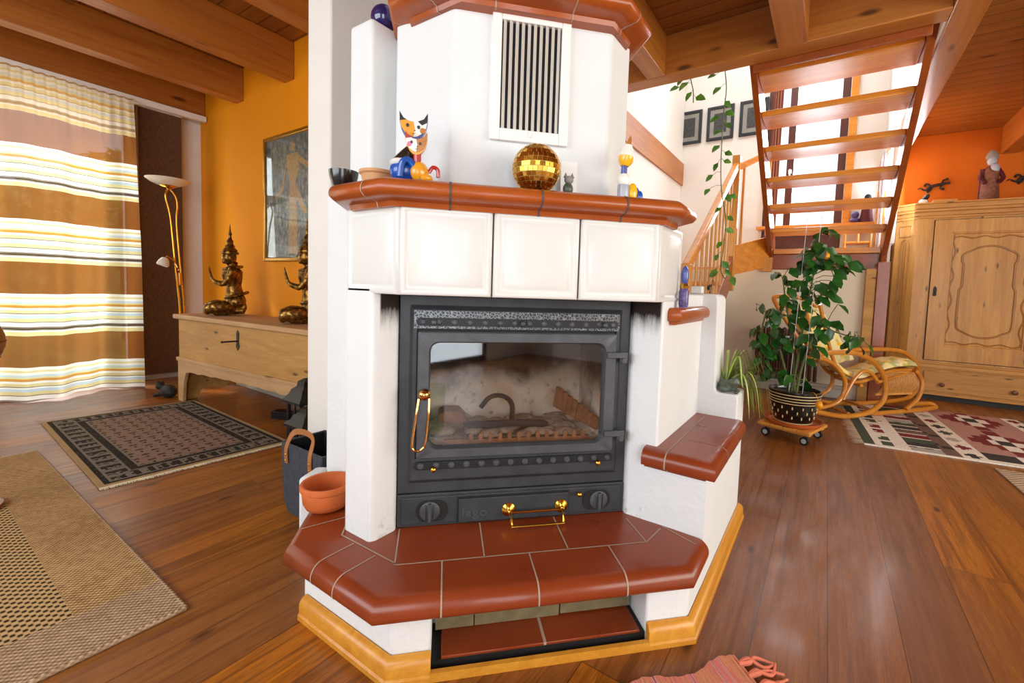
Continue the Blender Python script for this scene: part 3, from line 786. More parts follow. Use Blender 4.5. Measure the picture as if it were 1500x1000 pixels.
# piers beside the stove
mb = MB(); mb.prism([(0.722, 1.10), (0.722, 0.992), (0.738, 0.985), (0.803, 0.985), (0.857, 1.038), (0.80, 1.178)], 0.19, 0.90)
mb.build('pier', 'plaster_soot_left', FP, bevel=0.008, seg=3)
mb = MB(); mb.prism([(1.29, 0.4925), (1.29, 0.40), (1.80, 0.40), (1.80, 0.60), (1.39, 0.592)], 0.14, 0.90); mb.build('pier', 'plaster_soot_right', FP, bevel=0.006)
mb = MB(); mb.prism([(1.2893, 0.44), (1.2893, 0.2545), (1.90, 0.2545), (1.90, 0.44)], 0.0, 0.395); mb.build('bench_base', 'plaster', FP)
# stepped fin wall at the far end of the bench
mb = MB(); mb.extrude([(0.255, 0), (0.62, 0), (0.62, 0.905), (0.365, 0.905), (0.352, 0.900), (0.345, 0.885), (0.338, 0.54), (0.330, 0.53), (0.262, 0.53), (0.255, 0.523)],
                      lambda y, z, x: (x, y, z), 1.77, 1.925)
mb.build('stepped_wall', 'plaster', FP, bevel=0.012, seg=3)
# core behind everything, hood, side pillars
mb = MB()
mb.prism([p2(-0.135, 1.34), p2(-0.135, 1.80), (1.0, 1.44), (0.86, 1.40), (0.86, 1.30), (0.83, 1.18)], 0.16, 1.14)
mb.prism([p2(0.57, 1.40), p2(0.57, 1.80), (1.62, 0.70), (1.62, 0.61), (1.42, 0.61)], 0.16, 1.14)
mb.prism([p2(-0.135, 1.60), p2(0.57, 1.60), p2(0.57, 1.80), p2(-0.135, 1.80)], 0.16, 1.14)
mb.prism([p2(-0.135, 1.30), p2(0.57, 1.30), p2(0.57, 1.60), p2(-0.135, 1.60)], 0.885, 1.14)
mb.build('core', 'plaster', FP)
mb = MB(); mb.box(0.85, 1.29, 0.0, 1.0, 1.41, 1.215); mb.build('side_pillar', 'plaster', FP, bevel=0.012, seg=3)
mb = MB(); mb.box(0.85, 1.18, 1.12, 1.02, 1.288, 1.69); mb.build('side_pillar', 'plaster', FP, bevel=0.012, seg=3)
mb = MB(); mb.prism([(0.752, 1.403), (0.79, 1.365), (0.87, 1.41), (0.84, 1.448)], 0.0, 0.262); mb.build('side_block', 'plaster', FP, bevel=0.012, seg=3)
hood = octpath(1.25, 0.888, 1.113, 0.564, 1.339, 0.25, 0.25)
mb = MB(); mb.prism([(q.x, q.y) for q in hood], 1.14, 2.60); mb.build('hood', 'plaster', FP, bevel=0.01, seg=3)
# relief tiles
def relief_tile(mb, o, a, b, nrm, w, h, th=0.05):
    o = Vector(o); a = Vector(a); nrm = Vector(nrm); b = Vector((0, 0, 1))
    def R(i, d): return [o + a * x + b * y + nrm * d for x, y in ((i, i), (w - i, i), (w - i, h - i), (i, h - i))]
    rings = [R(0, -th), R(0, -0.006), R(0.002, -0.002), R(0.006, 0), R(0.011, 0), R(0.015, -0.004), R(0.020, -0.0045), R(0.026, -0.001), R(0.034, 0.0015), R(0.07, 0.003)]
    mb.loops(rings)
ZT0, ZT1 = 0.875, 1.098
nn = (-1 / S2, -1 / S2, 0); ua = (1 / S2, -1 / S2, 0)
for i in range(3):
    mb = MB(); u0 = -0.116 + i * 0.2325; relief_tile(mb, P(u0, 1.14, ZT0), ua, None, nn, 0.2285, ZT1 - ZT0)
    mb.build('relief_tile', 'tile_white', FP, smooth=60)
q = P(-0.116, 1.14)
mb = MB(); relief_tile(mb, (0.722, 1.102, ZT0), (0, -1, 0), None, (-1, 0, 0), 1.102 - q.y - 0.003, ZT1 - ZT0, 0.09); mb.build('relief_tile', 'tile_white', FP, smooth=60)
q = P(0.5795, 1.14)
mb = MB(); relief_tile(mb, (q.x + 0.003, q.y, ZT0), (1, 0, 0), None, (0, -1, 0), 0.215, ZT1 - ZT0, 0.09); mb.build('relief_tile', 'tile_white', FP, smooth=60)
mb = MB(); mb.prism([(0.730, 1.095), (0.730, 0.893), (1.219, 0.404), (1.415, 0.404), (1.44, 0.62), (0.9, 1.20)], 0.880, 1.10); mb.build('tile_backing', 'grout_dark', FP)
# mantel ledge
MP = octpath(1.083, 0.655, 1.078, 0.335, 1.345, 0.17, 0.10)
def ledge_prof(z0, z1, step=0.05):
    return [(step + 0.012, z0 - 0.008), (step, z0 - 0.008), (step - 0.004, z0 + 0.004), (step - 0.018, z0 + 0.008), (step - 0.03, z0 + 0.009)] + \
        [(0.010 + 0.0, z0 + 0.012)] + arc(0.004, z0 + 0.018, 0.0, z0 + 0.028, 2, False) + arc(0.0, z0 + 0.030, 0.030, z1, 6)
mprof = ledge_prof(1.098, 1.152)
mb = MB(); slab(mb, MP, [(1.50, 0.55), (1.05, 1.30)], mprof); mantel = mb.build('mantel_ledge', 'terra', FP, smooth=55)
for u in (0.004, 0.229, 0.455):
    gd = MB(); q = P(u, 1.083); grout_strip(gd, (q.x, q.y), (1, 1), mprof, L=0.16, w=0.005); gd.build('grout', 'grout_dark', mantel, smooth=None)
for e_, i_ in (((0.655, 0.945), (1, 0)), ((1.245, 0.335), (0, 1))): g = MB(); grout_strip(g, e_, i_, mprof, L=0.2, w=0.004); g.build('grout', 'grout', mantel, smooth=None)

# cornice ledge above the hood
CP = octpath(1.155, 0.815, 1.062, 0.487, 1.312, 0.2, 0.2)
cprof = ledge_prof(1.648, 1.705, 0.06)
mb = MB(); slab(mb, CP, [(1.5, 0.9), (1.2, 1.2)], cprof); corn = mb.build('cornice_ledge', 'terra', FP, smooth=55)
for e_, i_ in ((p2(0.112, 1.155), (1, 1)), (p2(0.322, 1.155), (1, 1)), ((0.815, 0.93), (1, 0)), ((1.215, 0.487), (0, 1)), ((0.865, 1.112), (1, -1))): g = MB(); grout_strip(g, e_, i_, cprof, L=0.05); g.build('grout', 'grout', corn, smooth=None)
# bench ledge and small ledge
BPth = [Vector((1.243, 0.432)), Vector((1.243, 0.222)), Vector((1.775, 0.222))]
bprof = [(0.05, 0.378), (0.032, 0.378), (0.028, 0.390)] + arc(0.006, 0.392, 0.0, 0.402, 3, False) + arc(0.0, 0.412, 0.030, 0.440, 6)
mb = MB(); slab(mb, BPth, [(1.775, 0.42), (1.295, 0.432)], bprof); bench = mb.build('bench_ledge', 'terra_shaded', FP, smooth=55)
for e_, i_, l_ in (((1.243, 0.362), (1, 0), 0.5), ((1.42, 0.222), (0, 1), 0.14), ((1.60, 0.222), (0, 1), 0.14)): g = MB(); grout_strip(g, e_, i_, bprof, L=l_); g.build('grout', 'grout', bench, smooth=None)
SPth = [Vector((1.325, 0.375)), Vector((1.768, 0.375))]
s3 = [Vector((1.325, 0.42)), Vector((1.325, 0.358)), Vector((1.70, 0.358)), Vector((1.755, 0.372)), Vector((1.768, 0.405))]
sprof2 = [(0.045, 0.806), (0.022, 0.806), (0.018, 0.816), (0.006, 0.818)] + arc(0.003, 0.822, 0.0, 0.834, 2, False) + arc(0.0, 0.838, 0.022, 0.858, 5)
mb = MB(); slab(mb, s3, [(1.76, 0.43), (1.33, 0.43)], sprof2); shelf = mb.build('shelf_ledge', 'terra', FP, smooth=55)
g = MB(); grout_strip(g, (1.58, 0.358), (0, 1), sprof2, L=0.04); g.build('grout', 'grout', shelf, smooth=None)
# vent grille in the hood
gu0, gu1, gz0, gz1 = 0.107, 0.327, 1.307, 1.655
mb = MB()
fw = 0.026
mb.ubox(gu0, gu0 + fw, 1.236, 1.252, gz0, gz1); mb.ubox(gu1 - fw, gu1, 1.236, 1.252, gz0, gz1)
mb.ubox(gu0 + fw, gu1 - fw, 1.236, 1.252, gz0, gz0 + fw * 1.25); mb.ubox(gu0 + fw, gu1 - fw, 1.236, 1.252, gz1 - fw * 1.1, gz1)
mb.ubox(0.214, 0.222, 1.231, 1.236, gz0 + 0.012, gz0 + 0.030)
vent = mb.build('vent_grille', 'white_metal', FP, bevel=0.003)
mb = MB(); mb.ubox(gu0 + fw, gu1 - fw, 1.2495, 1.2515, gz0 + fw, gz1 - fw); mb.build('vent_gap_shade', 'black', vent)  # black sheet painting the shade between the louvres
mb = MB(); N = 10
for i in range(N):
    u = gu0 + fw + (gu1 - gu0 - 2 * fw) * (i + 0.5) / N
    c = P(u, 1.2425, (gz0 + gz1) / 2); mb.obox(c, (P(1, 0.55) - P(0, 0)), (P(-0.55, 1) - P(0, 0)), (0, 0, 1), 0.0046, 0.0012, (gz1 - gz0) / 2 - fw)
mb.build('louvre', 'louvre', vent, smooth=None)

# ------------------------------------------------------------------ the iron stove insert
ST = thing('stove_insert', 'dark grey cast iron stove insert with wide glazed door and brass handles', 'stove', P(0.2175, 1.3, 0.206))
U0, U1, Z0, Z1 = -0.126, 0.560, 0.206, 0.872
mb = MB()
def ring(mb, outer, inner, n0, n1):
    no = len(outer)
    def L(p, n): return [P(a, n, b) for a, b in p]
    mb.loops([L(outer, n1), L(outer, n0), L(inner, n0), L(inner, n1)], False, False)
def rect(a, b, c, d): return [(a, c), (b, c), (b, d), (a, d)]
def resample(r, n): return r
fr_out = rect(U0, U1, 0.304, Z1); fr_in = rect(-0.078, 0.512, 0.408, 0.778)
mb.loops([[P(a, 1.33, b) for a, b in fr_out], [P(a, 1.276, b) for a, b in fr_out], [P(a, 1.276, b) for a, b in rect(-0.098, 0.532, 0.335, 0.845)],
          [P(a, 1.266, b) for a, b in rect(-0.088, 0.522, 0.345, 0.833)], [P(a, 1.266, b) for a, b in fr_in], [P(a, 1.33, b) for a, b in fr_in]], False, False)
frame = mb.build('frame', 'iron', ST, smooth=None, bevel=0.002)
mb = MB(); mb.uprism(rect(-0.086, 0.520, 0.781, 0.831), 1.2635, 1.268); mb.build('hammered_band', 'iron_hammered', frame)
mb = MB(); mb.loops([[P(a, n, b) for a, b in rr_] for rr_, n in ((rect(-0.0785, 0.5125, 0.4075, 0.7785), 1.273), (rect(-0.060, 0.495, 0.426, 0.760), 1.273))], False, False); mb.build('door_gap_shade', 'black', frame)  # black ring painting the shade in the gap round the door
for z0_, z1_ in ((0.788, 0.811), (0.377, 0.400)):
    mb = MB(); mb.uprism(rrect(-0.080, 0.514, z0_, z1_, 0.011), 1.2600, 1.2655)
    zc = (z0_ + z1_) / 2
    for i in range(14):
        if i in (6, 7) and False: continue
        u = -0.062 + i * 0.043
        mb.mi = 1; mb.lathe([(0.0088, 0), (0.0088, 0.0012), (0.0075, 0.0022), (0.0065, 0.0012), (0.0055, 0.0022), (0.0, 0.0026)], P(u, 1.2600, zc), 14, Matrix.Rotation(PI / 4 + PI, 3, 'Z') @ Matrix.Rotation(PI / 2, 3, 'Y'))
    mb.build('slot_strip', ['iron_slot_shade', 'iron_door'], frame, smooth=40)
RN = Matrix.Rotation(PI / 4 + PI, 3, 'Z') @ Matrix.Rotation(PI / 2, 3, 'Y')      # z axis of a lathe turned to face the room
def knob(u, z, n, r, mat, nm='knob'):
    mb = MB(); mb.lathe([(r * 0.45, 0), (r * 0.45, r * 0.9)], P(u, n, z), 10, RN); mb.ball(P(u, n - r * 1.5, z), r, 12, 8); return mb.build(nm, mat, ST)
for u in (-0.032, 0.218, 0.468): knob(u, 0.7995, 1.262, 0.0085, 'iron_door', 'air_knob')
for u, z in ((-0.026, 0.382), (0.463, 0.378)): knob(u, z, 1.262, 0.0088, 'brass', 'brass_knob')['label'] = 'small brass knob'
# lower unit
mb = MB(); mb.ubox(U0, U1, 1.272, 1.33, Z0, 0.302)
mb.uprism(rect(U0 + 0.012, U1 - 0.012, 0.214, 0.294), 1.268, 1.273)
base = mb.build('ash_unit', 'iron', ST, bevel=0.004)
for u, s in ((-0.028, 1), (0.470, -1)):
    mb = MB(); mb.uprism(rrect(u - 0.045, u + 0.045, 0.222, 0.284, 0.028), 1.2655, 1.2685)
    mb.build('air_dial_shade', 'black', base)  # flat black plate, the dark of the dial recess as colour
    mb = MB(); mb.lathe([(0.029, 0), (0.029, 0.004), (0.026, 0.006), (0, 0.006)], P(u - 0.006 * s, 1.2655, 0.253), 24, RN)
    mb.obox(P(u - 0.006 * s, 1.256, 0.253), (P(1, 0) - P(0, 0)), (P(0, 1) - P(0, 0)), (0, 0, 1), 0.0045, 0.006, 0.026)
    for k in (-1, 1): mb.obox(P(u - 0.006 * s + k * 0.013, 1.259, 0.253), (P(1, 0) - P(0, 0)), (P(0, 1) - P(0, 0)), (0, 0, 1), 0.002, 0.003, 0.021)
    mb.build('air_dial', 'iron_door', base, bevel=0.001)
knob(0.411, 0.279, 1.268, 0.0085, 'brass', 'brass_knob')['label'] = 'small brass knob'
mb = MB(); mb.uprism(rrect(0.047, 0.378, 0.216, 0.286, 0.004, 2), 1.258, 1.270)
drawer = mb.build('ash_drawer', 'iron', ST, bevel=0.002)
mb = MB(); mb.uprism(rect(0.0435, 0.3815, 0.2125, 0.2895), 1.2674, 1.2695); mb.build('drawer_gap_shade', 'black', base)  # black plate drawing the shade line round the drawer
# embossed lettering on the drawer
def letters(txt, u, z, n, size, mat, parent, name='lettering'):
    cu = bpy.data.curves.new(name, 'FONT'); cu.body = txt; cu.size = size; cu.extrude = 0.0009; cu.space_character = 1.12
    o = bpy.data.objects.new(name, cu); COL.objects.link(o)
    me = bpy.data.meshes.new_from_object(o.evaluated_get(bpy.context.evaluated_depsgraph_get()))
    bpy.data.objects.remove(o)
    o = bpy.data.objects.new(name, me); COL.objects.link(o); me.materials.clear(); me.materials.append(M[mat])
    X = (P(1, 0) - P(0, 0)); 
    for v in me.vertices:
        a, b, c = v.co; q = P(u + a * 1.15, n - c, z + b); v.co = q
    o.parent = parent
    return o
bpy.context.view_layer.update()
letters('lago', 0.056, 0.233, 1.2572, 0.036, 'iron_door', drawer)
mb = MB()
for u in (0.193, 0.354):
    mb.lathe([(0.0, -0.002), (0.020, 0), (0.020, 0.004), (0.013, 0.010), (0.006, 0.013), (0.006, 0.022), (0.0, 0.024)], P(u, 1.258, 0.247), 20, RN)
mb.tube([P(0.193, 1.240, 0.244), P(0.354, 1.240, 0.244)], 0.0032, 8)
mb.tube(smooth_path([P(0.195, 1.236, 0.247), P(0.196, 1.218, 0.238), P(0.198, 1.208, 0.222), P(0.206, 1.206, 0.220), P(0.34, 1.206, 0.220), P(0.350, 1.208, 0.222), P(0.352, 1.218, 0.238), P(0.353, 1.236, 0.247)], 4), 0.0036, 8)
mb.build('drawer_handle', 'brass', drawer, label='brass bar handle with two round rosettes')
# door
DO = [rrect(-0.074, 0.508, 0.413, 0.774, 0.008, 5), rrect(-0.040, 0.471, 0.444, 0.742, 0.026, 5)]
mb = MB()
mb.loops([[P(a, 1.274, b) for a, b in DO[0]], [P(a, 1.250, b) for a, b in DO[0]], [P(a, 1.246, b) for a, b in rrect(-0.070, 0.504, 0.417, 0.770, 0.007, 5)],
          [P(a, 1.246, b) for a, b in rrect(-0.044, 0.475, 0.440, 0.746, 0.028, 5)], [P(a, 1.256, b) for a, b in DO[1]], [P(a, 1.274, b) for a, b in DO[1]]], False, False)
door = mb.build('door', 'iron_door', ST, smooth=40)
mb = MB(); mb.uprism(rrect(-0.041, 0.472, 0.443, 0.743, 0.026, 5), 1.262, 1.266); mb.build('door_glass', 'stove_glass', door, smooth=None)
for z in (0.710, 0.470):
    mb = MB(); mb.ubox(0.476, 0.540, 1.236, 1.248, z - 0.009, z + 0.009); mb.lathe([(0.009, -0.02), (0.009, 0.014)], P(0.533, 1.248, z - 0.006), 12); mb.ubox(0.520, 0.545, 1.246, 1.270, z - 0.022, z - 0.008)
    mb.build('hinge', 'iron_door', door, bevel=0.002)
mb = MB()
mb.ball(P(-0.054, 1.228, 0.602), 0.0165, 18, 12); mb.lathe([(0.007, 0), (0.007, 0.02)], P(-0.054, 1.248, 0.602), 10, RN)
lo = [P(-0.054 + 0.014, 1.222, 0.592), P(-0.056 + 0.015, 1.212, 0.55), P(-0.062 + 0.014, 1.206, 0.475), P(-0.066 + 0.009, 1.205, 0.458), P(-0.068, 1.205, 0.453), P(-0.070 - 0.009, 1.205, 0.458), P(-0.070 - 0.012, 1.206, 0.475), P(-0.058 - 0.015, 1.212, 0.55), P(-0.054 - 0.014, 1.222, 0.592)]
mb.tube(smooth_path(lo, 5), 0.0034, 8)
mb.build('door_handle', 'copper', door, label='brass ball and long loop handle')
# firebox
mb = MB()
mb.ubox(-0.062, 0.494, 1.56, 1.58, 0.42, 0.775); mb.ubox(-0.078, -0.060, 1.285, 1.58, 0.42, 0.775); mb.ubox(0.492, 0.510, 1.285, 1.58, 0.42, 0.775)
mb.ubox(-0.078, 0.510, 1.285, 1.58, 0.760, 0.775); mb.ubox(-0.078, 0.510, 1.285, 1.58, 0.415, 0.430)
mb.build('firebox', 'lining', ST)
mb = MB(); mb.ubox(0.0, 0.45, 1.30, 1.312, 0.430, 0.447)
for i in range(13): mb.uprism([(0.08 + i * 0.029 - 0.006, 0.440), (0.08 + i * 0.029 + 0.006, 0.440), (0.08 + i * 0.029 + 0.006, 0.463), (0.08 + i * 0.029, 0.468), (0.08 + i * 0.029 - 0.006, 0.463)], 1.296, 1.302)
for i in range(8):
    c = P(0.475 - i * 0.0135, 1.34 + i * 0.014, 0.478 + i * 0.008); mb.obox(c, (P(1, 0.2) - P(0, 0)), (P(-.2, 1) - P(0, 0)), (0.1, -0.1, 1), 0.0045, 0.02, 0.02 + i * 0.002)
mb.build('fire_grate', 'rust', ST)
mb = MB()
for i in range(40):
    u = random.uniform(-0.03, 0.46); n = random.uniform(1.32, 1.53); mb.ball(P(u, n, 0.4455), (random.uniform(0.02, 0.05), random.uniform(0.02, 0.05), random.uniform(0.010, 0.0148)), 8, 6)
tag(mb.build('ash_bed', 'ash', None), 'grey ash heaped on the firebox floor behind the stove glass', 'ash', kind='stuff')
mb = MB(); mb.tube(smooth_path([P(0.06, 1.37, 0.470), P(0.15, 1.36, 0.474), P(0.24, 1.362, 0.475), P(0.33, 1.37, 0.466)], 4), [0.008] + [0.011] * 11 + [0.007], 8)
tag(mb.build('charred_log', 'char', None), 'straight charred log lying along the grate behind the stove glass', 'log')
mb = MB(); mb.tube(smooth_path([P(0.12, 1.46, 0.500), P(0.15, 1.455, 0.535), P(0.19, 1.45, 0.540), P(0.222, 1.45, 0.515), P(0.225, 1.45, 0.468), P(0.222, 1.45, 0.445)], 5), 0.0085, 8)
tag(mb.build('charred_branch', 'char', None), 'curved burnt branch arching up in the middle of the firebox', 'log')
mb = MB(); mb.uprism([(-0.02, 0.430), (0.075, 0.430), (0.075, 0.462), (0.05, 0.488), (0.0, 0.49), (-0.02, 0.48)], 1.45, 1.54)
tag(mb.build('fire_brick', 'rust', None, bevel=0.006), 'pale orange firebrick standing at the left in the firebox', 'brick')
# flattened cardboard in the niche
cb = thing('cardboard_box', 'flattened grey-brown cardboard box stood at the back of the low niche under the hearth', 'cardboard', P(0.25, 1.09, 0.035))
for u0, u1, zz in ((-0.010, 0.085, 0.0375), (0.088, 0.31, 0.0375), (0.314, 0.510, 0.041)):
    mb = MB(); mb.uprism([(u0, zz), (u1, zz), (u1, 0.14), (u0, 0.14)], 1.082, 1.092); mb.uprism([(u0 + .002, zz + 0.004), (u1 - .003, zz + 0.006), (u1 - .003, 0.14), (u0 + .002, 0.14)], 1.093, 1.104)
    mb.build('flap', 'cardboard', cb)

# ------------------------------------------------------------------ things on the fireplace
ZM = 1.1536
def bowl_prof(r, h, foot, t=0.006): return [(foot, 0), (foot * 1.05, 0.004), (r * 0.75, h * 0.35), (r * 0.95, h * 0.75), (r, h), (r - t, h), (r * 0.95 - t, h * 0.75), (r * 0.7 - t, h * 0.4), (0.0, h * 0.16)]
mb = MB(); mb.lathe(bowl_prof(0.040, 0.062, 0.02), (0.76, 1.175, ZM), 28)
tag(mb.build('black_bowl', 'bowl_black'), 'small black glazed bowl at the left end of the upper ledge', 'bowl')
mb = MB(); mb.lathe([(0.034, 0), (0.038, 0.02), (0.042, 0.034), (0.047, 0.038), (0.047, 0.045), (0.042, 0.045), (0.036, 0.01), (0.0, 0.008)], (0.765, 1.030, ZM), 28)
tag(mb.build('clay_saucer', 'clay_pale'), 'pale clay saucer bowl between the black bowl and the cat figurine', 'bowl')
# cat figurine
def disc_poly(u, z, ru, rz, n=16): return [(u + ru * math.cos(2 * PI * k / n), z + rz * math.sin(2 * PI * k / n)) for k in range(n)]
CT = thing('cat_figurine', 'tall painted ceramic cat with blue body and two-coloured face holding a kitten', 'figurine', P(-0.09, 1.18, ZM))
nC = 1.185
mb = MB(); mb.ball(P(-0.105, nC, ZM + 0.0325), (0.042, 0.034, 0.032), 18, 12, Matrix.Rotation(-PI / 4, 3, 'Z'))
mb.build('body', 'p_blue', CT)
mb = MB(); mb.tube([P(-0.115, nC, ZM + 0.045), P(-0.098, nC, ZM + 0.075), P(-0.086, nC, ZM + 0.10), P(-0.084, nC, ZM + 0.125)], [0.030, 0.022, 0.012, 0.010], 14); mb.build('back', 'p_black', CT)
mb = MB(); mb.ball(P(-0.115, nC - 0.004, ZM + 0.052), (0.032, 0.028, 0.012), 16, 8, Matrix.Rotation(-PI / 4, 3, 'Z')); mb.build('white_band', 'p_white', CT)
mb = MB(); mb.tube(smooth_path([P(-0.118, nC - 0.035, ZM + 0.012), P(-0.112, nC - 0.040, ZM + 0.045), P(-0.095, nC - 0.04, ZM + 0.050), P(-0.075, nC - 0.038, ZM + 0.02), P(-0.07, nC - 0.036, ZM + 0.006)], 4), 0.008, 10); mb.build('tail', 'p_blue', CT)
hz = ZM + 0.140
def face(mb, cu, cz, w, h, n, t, parts):
    """shield shaped cat face with ears: list of material index per half"""
    top = [(-1, 1.0), (-0.72, 0.55), (-0.35, 0.36), (0, 0.30), (0.35, 0.36), (0.72, 0.55), (1, 1.0)]
    bot = [(0.99, 0.3), (0.86, -0.25), (0.6, -0.68), (0.28, -0.94), (0, -1.0), (-0.28, -0.94), (-0.6, -0.68), (-0.86, -0.25), (-0.99, 0.3)]
    S = lambda pts: [(cu + x * w, cz + y * h) for x, y in pts]
    halves = {'l': S([(-0.72, 0.55), (-0.35, 0.36), (0.0, 0.30), (0.1, -0.2), (0.0, -0.78), (-0.28, -0.72), (-0.6, -0.5), (-0.86, -0.1), (-0.97, 0.35)]),
              'r': S([(0.0, 0.30), (0.35, 0.36), (0.60, 0.45), (0.97, 0.35), (0.86, -0.1), (0.6, -0.5), (0.28, -0.72), (0.0, -0.78), (0.1, -0.2)]),
              'el': S([(-1, 1.0), (-0.72, 0.55), (-0.5, 0.42), (-0.97, 0.32)]), 'er': S([(1, 1.0), (0.72, 0.55), (0.3, 0.35), (0.60, 0.1), (0.97, 0.32)])}
    mb.mi = parts['chin']; mb.uprism(S(top + bot), n, n + t)
    for k2 in ('l', 'r', 'el', 'er'):
        mb.mi = parts[k2]; mb.uprism(halves[k2], n - 0.002 - (0.001 if k2[0] == 'e' else 0), n + t * 0.5)
    mb.mi = parts['eye']
    for s in (-0.42, 0.36): mb.uprism(disc_poly(cu + s * w, cz + (0.02 if s < 0 else -0.06) * h, w * 0.11, h * 0.13), n - 0.004, n)
    mb.uprism([(cu - 0.12 * w, cz - 0.48 * h), (cu + 0.0 * w, cz - 0.55 * h), (cu + 0.16 * w, cz - 0.46 * h), (cu + 0.0 * w, cz - 0.59 * h)], n - 0.0035, n)
    mb.uprism([(cu + 0.02 * w, cz - 0.28 * h), (cu + 0.16 * w, cz - 0.28 * h), (cu + 0.09 * w, cz - 0.38 * h)], n - 0.0035, n)
mats = ['p_slate', 'p_orange', 'p_white', 'p_black', 'p_red', 'p_brown', 'p_pink']
mb = MB(); face(mb, -0.0885, hz, 0.034, 0.034, nC - 0.020, 0.020, dict(chin=0, l=1, r=2, el=3, er=3, eye=3))
mb.mi = 5; mb.uprism(disc_poly(-0.066, hz - 0.010, 0.007, 0.007), nC - 0.0235, nC - 0.02)
mb.build('head', mats, CT, smooth=30, bevel=0.0015)
mb = MB(); face(mb, -0.080, ZM + 0.094, 0.026, 0.028, nC - 0.040, 0.016, dict(chin=1, l=2, r=5, el=4, er=5, eye=3))
mb.mi = 6; mb.uprism(disc_poly(-0.096, ZM + 0.090, 0.005, 0.006), nC - 0.0435, nC - 0.04)
mb.mi = 4; mb.tube([P(-0.078, nC - 0.03, ZM + 0.072), P(-0.078, nC - 0.03, ZM + 0.045)], 0.010, 10)
mb.mi = 1; mb.ball(P(-0.072, nC - 0.03, ZM + 0.0265), (0.024, 0.02, 0.026), 16, 10); mb.ball(P(-0.055, nC - 0.035, ZM + 0.0115), (0.018, 0.014, 0.011), 12, 8)
mb.mi = 4; mb.tube(smooth_path([P(-0.05, nC - 0.02, ZM + 0.03), P(-0.04, nC - 0.02, ZM + 0.044), P(-0.028, nC - 0.02, ZM + 0.038), P(-0.027, nC - 0.02, ZM + 0.02)], 4), 0.005, 8)
mb.build('kitten', mats, CT, smooth=30)
# mirror ball
MBALL = thing('mirror_ball', 'gold mirror ball sitting on the upper ledge below the vent grille', 'ornament', P(0.227, 1.17, ZM))
R = 0.064
cz = ZM + R
mb = MB(); mb.ball(P(0.227, 1.17, cz), R - 0.001, 24, 16); mb.build('core', 'mirror_gap', MBALL)
mb = MB()
for j in range(1, 16):
    th = PI * j / 16; nk = max(4, int(round(2 * PI * math.sin(th) * R / 0.0125)))
    for k in range(nk):
        a = 2 * PI * k / nk + j * 0.3; nv = Vector((math.sin(th) * math.cos(a), math.sin(th) * math.sin(a), math.cos(th)))
        e1 = Vector((-math.sin(a), math.cos(a), 0)); e2 = nv.cross(e1)
        mb.obox(P(0.227, 1.17, cz) + nv * (R - 0.0005), (nv + e1 * random.uniform(-.05, .05) + e2 * random.uniform(-.05, .05)), e1, e2, 0.0008, 0.0055, 0.0055)
mb.build('mirror_tiles', 'mirror_gold', MBALL, smooth=None)
mb = MB(); mb.obox(P(0.335, 1.238, ZM + 0.056), (P(1, 0) - P(0, 0)), (P(0, 1, 0) - P(0, 0) + Vector((0, 0, -0.1))), (0.03, 0.03, 1), 0.024, 0.0006, 0.056)
tag(mb.build('greeting_card', 'paper'), 'plain white card propped against the hood beside the mirror ball', 'card')
TB = thing('tabby_cat_ornament', 'tiny striped cat ornament peeking up to the right of the mirror ball', 'figurine', P(0.314, 1.165, ZM))
mb = MB(); mb.ball(P(0.314, 1.165, ZM + 0.018), (0.016, 0.013, 0.018), 14, 10); mb.build('body', 'frog', TB)
mb = MB(); mb.ball(P(0.314, 1.16, ZM + 0.041), (0.014, 0.012, 0.011), 14, 10)
for s in (-1, 1): mb.lathe([(0.006, 0), (0.0, 0.014)], P(0.314 + s * 0.009, 1.16, ZM + 0.047), 8)
mb.build('head', 'mat_grey', TB)
DK = thing('bird_figurine', 'figurine with raised orange pointed head, blue neck and yellow back on right end of ledge', 'figurine', P(0.49, 1.2, ZM))
c = P(0.482, 1.19, 0)
mb = MB(); mb.lathe([(0.016, 0), (0.017, 0.035), (0.016, 0.048)], (c.x, c.y, ZM), 16); mb.build('legs', 'p_grey', DK)
mb = MB(); mb.ball((c.x, c.y, ZM + 0.060), (0.018, 0.018, 0.022), 16, 10); mb.build('chest', 'p_white', DK)
mb = MB(); mb.lathe([(0.009, 0), (0.0085, 0.03)], (c.x, c.y, ZM + 0.074), 12); mb.build('neck', 'p_slate', DK)
hp = [(0.0, 0), (0.012, 0.002), (0.020, 0.014), (0.022, 0.028), (0.018, 0.045), (0.010, 0.062), (0.004, 0.082), (0.0, 0.090)]
tilt = Matrix.Rotation(math.radians(10), 3, Vector((1, 1, 0)))
mb = MB(); mb.mi = 0; mb.lathe(hp[:4], (c.x, c.y, ZM + 0.098), 18, tilt); mb.mi = 1; mb.lathe(hp[3:6], (c.x, c.y, ZM + 0.098), 18, tilt); mb.mi = 2; mb.lathe(hp[5:], (c.x, c.y, ZM + 0.098), 18, tilt)
mb.build('head', ['p_yellow', 'p_white', 'p_brown'], DK)
mb = MB(); mb.ball(P(0.512, 1.195, ZM + 0.0285), (0.019, 0.015, 0.028), 14, 10); mb.build('back', 'p_yellow', DK)
mb = MB(); mb.tube(smooth_path([P(0.515, 1.19, ZM + 0.046), P(0.523, 1.19, ZM + 0.040), P(0.53, 1.19, ZM + 0.03)], 3), 0.004, 8); mb.ball(P(0.532, 1.19, ZM + 0.018), (0.010, 0.010, 0.018), 12, 8); mb.build('tail', ['p_blue'], DK)
# glazed ball on the side pillar
mb = MB(); mb.ball((0.925, 1.222, 1.693 + 0.040), 0.040, 28, 18)
tag(mb.build('glazed_ball', 'blue_glaze'), 'shiny dark blue glazed ball on top of the white side pillar', 'ornament')
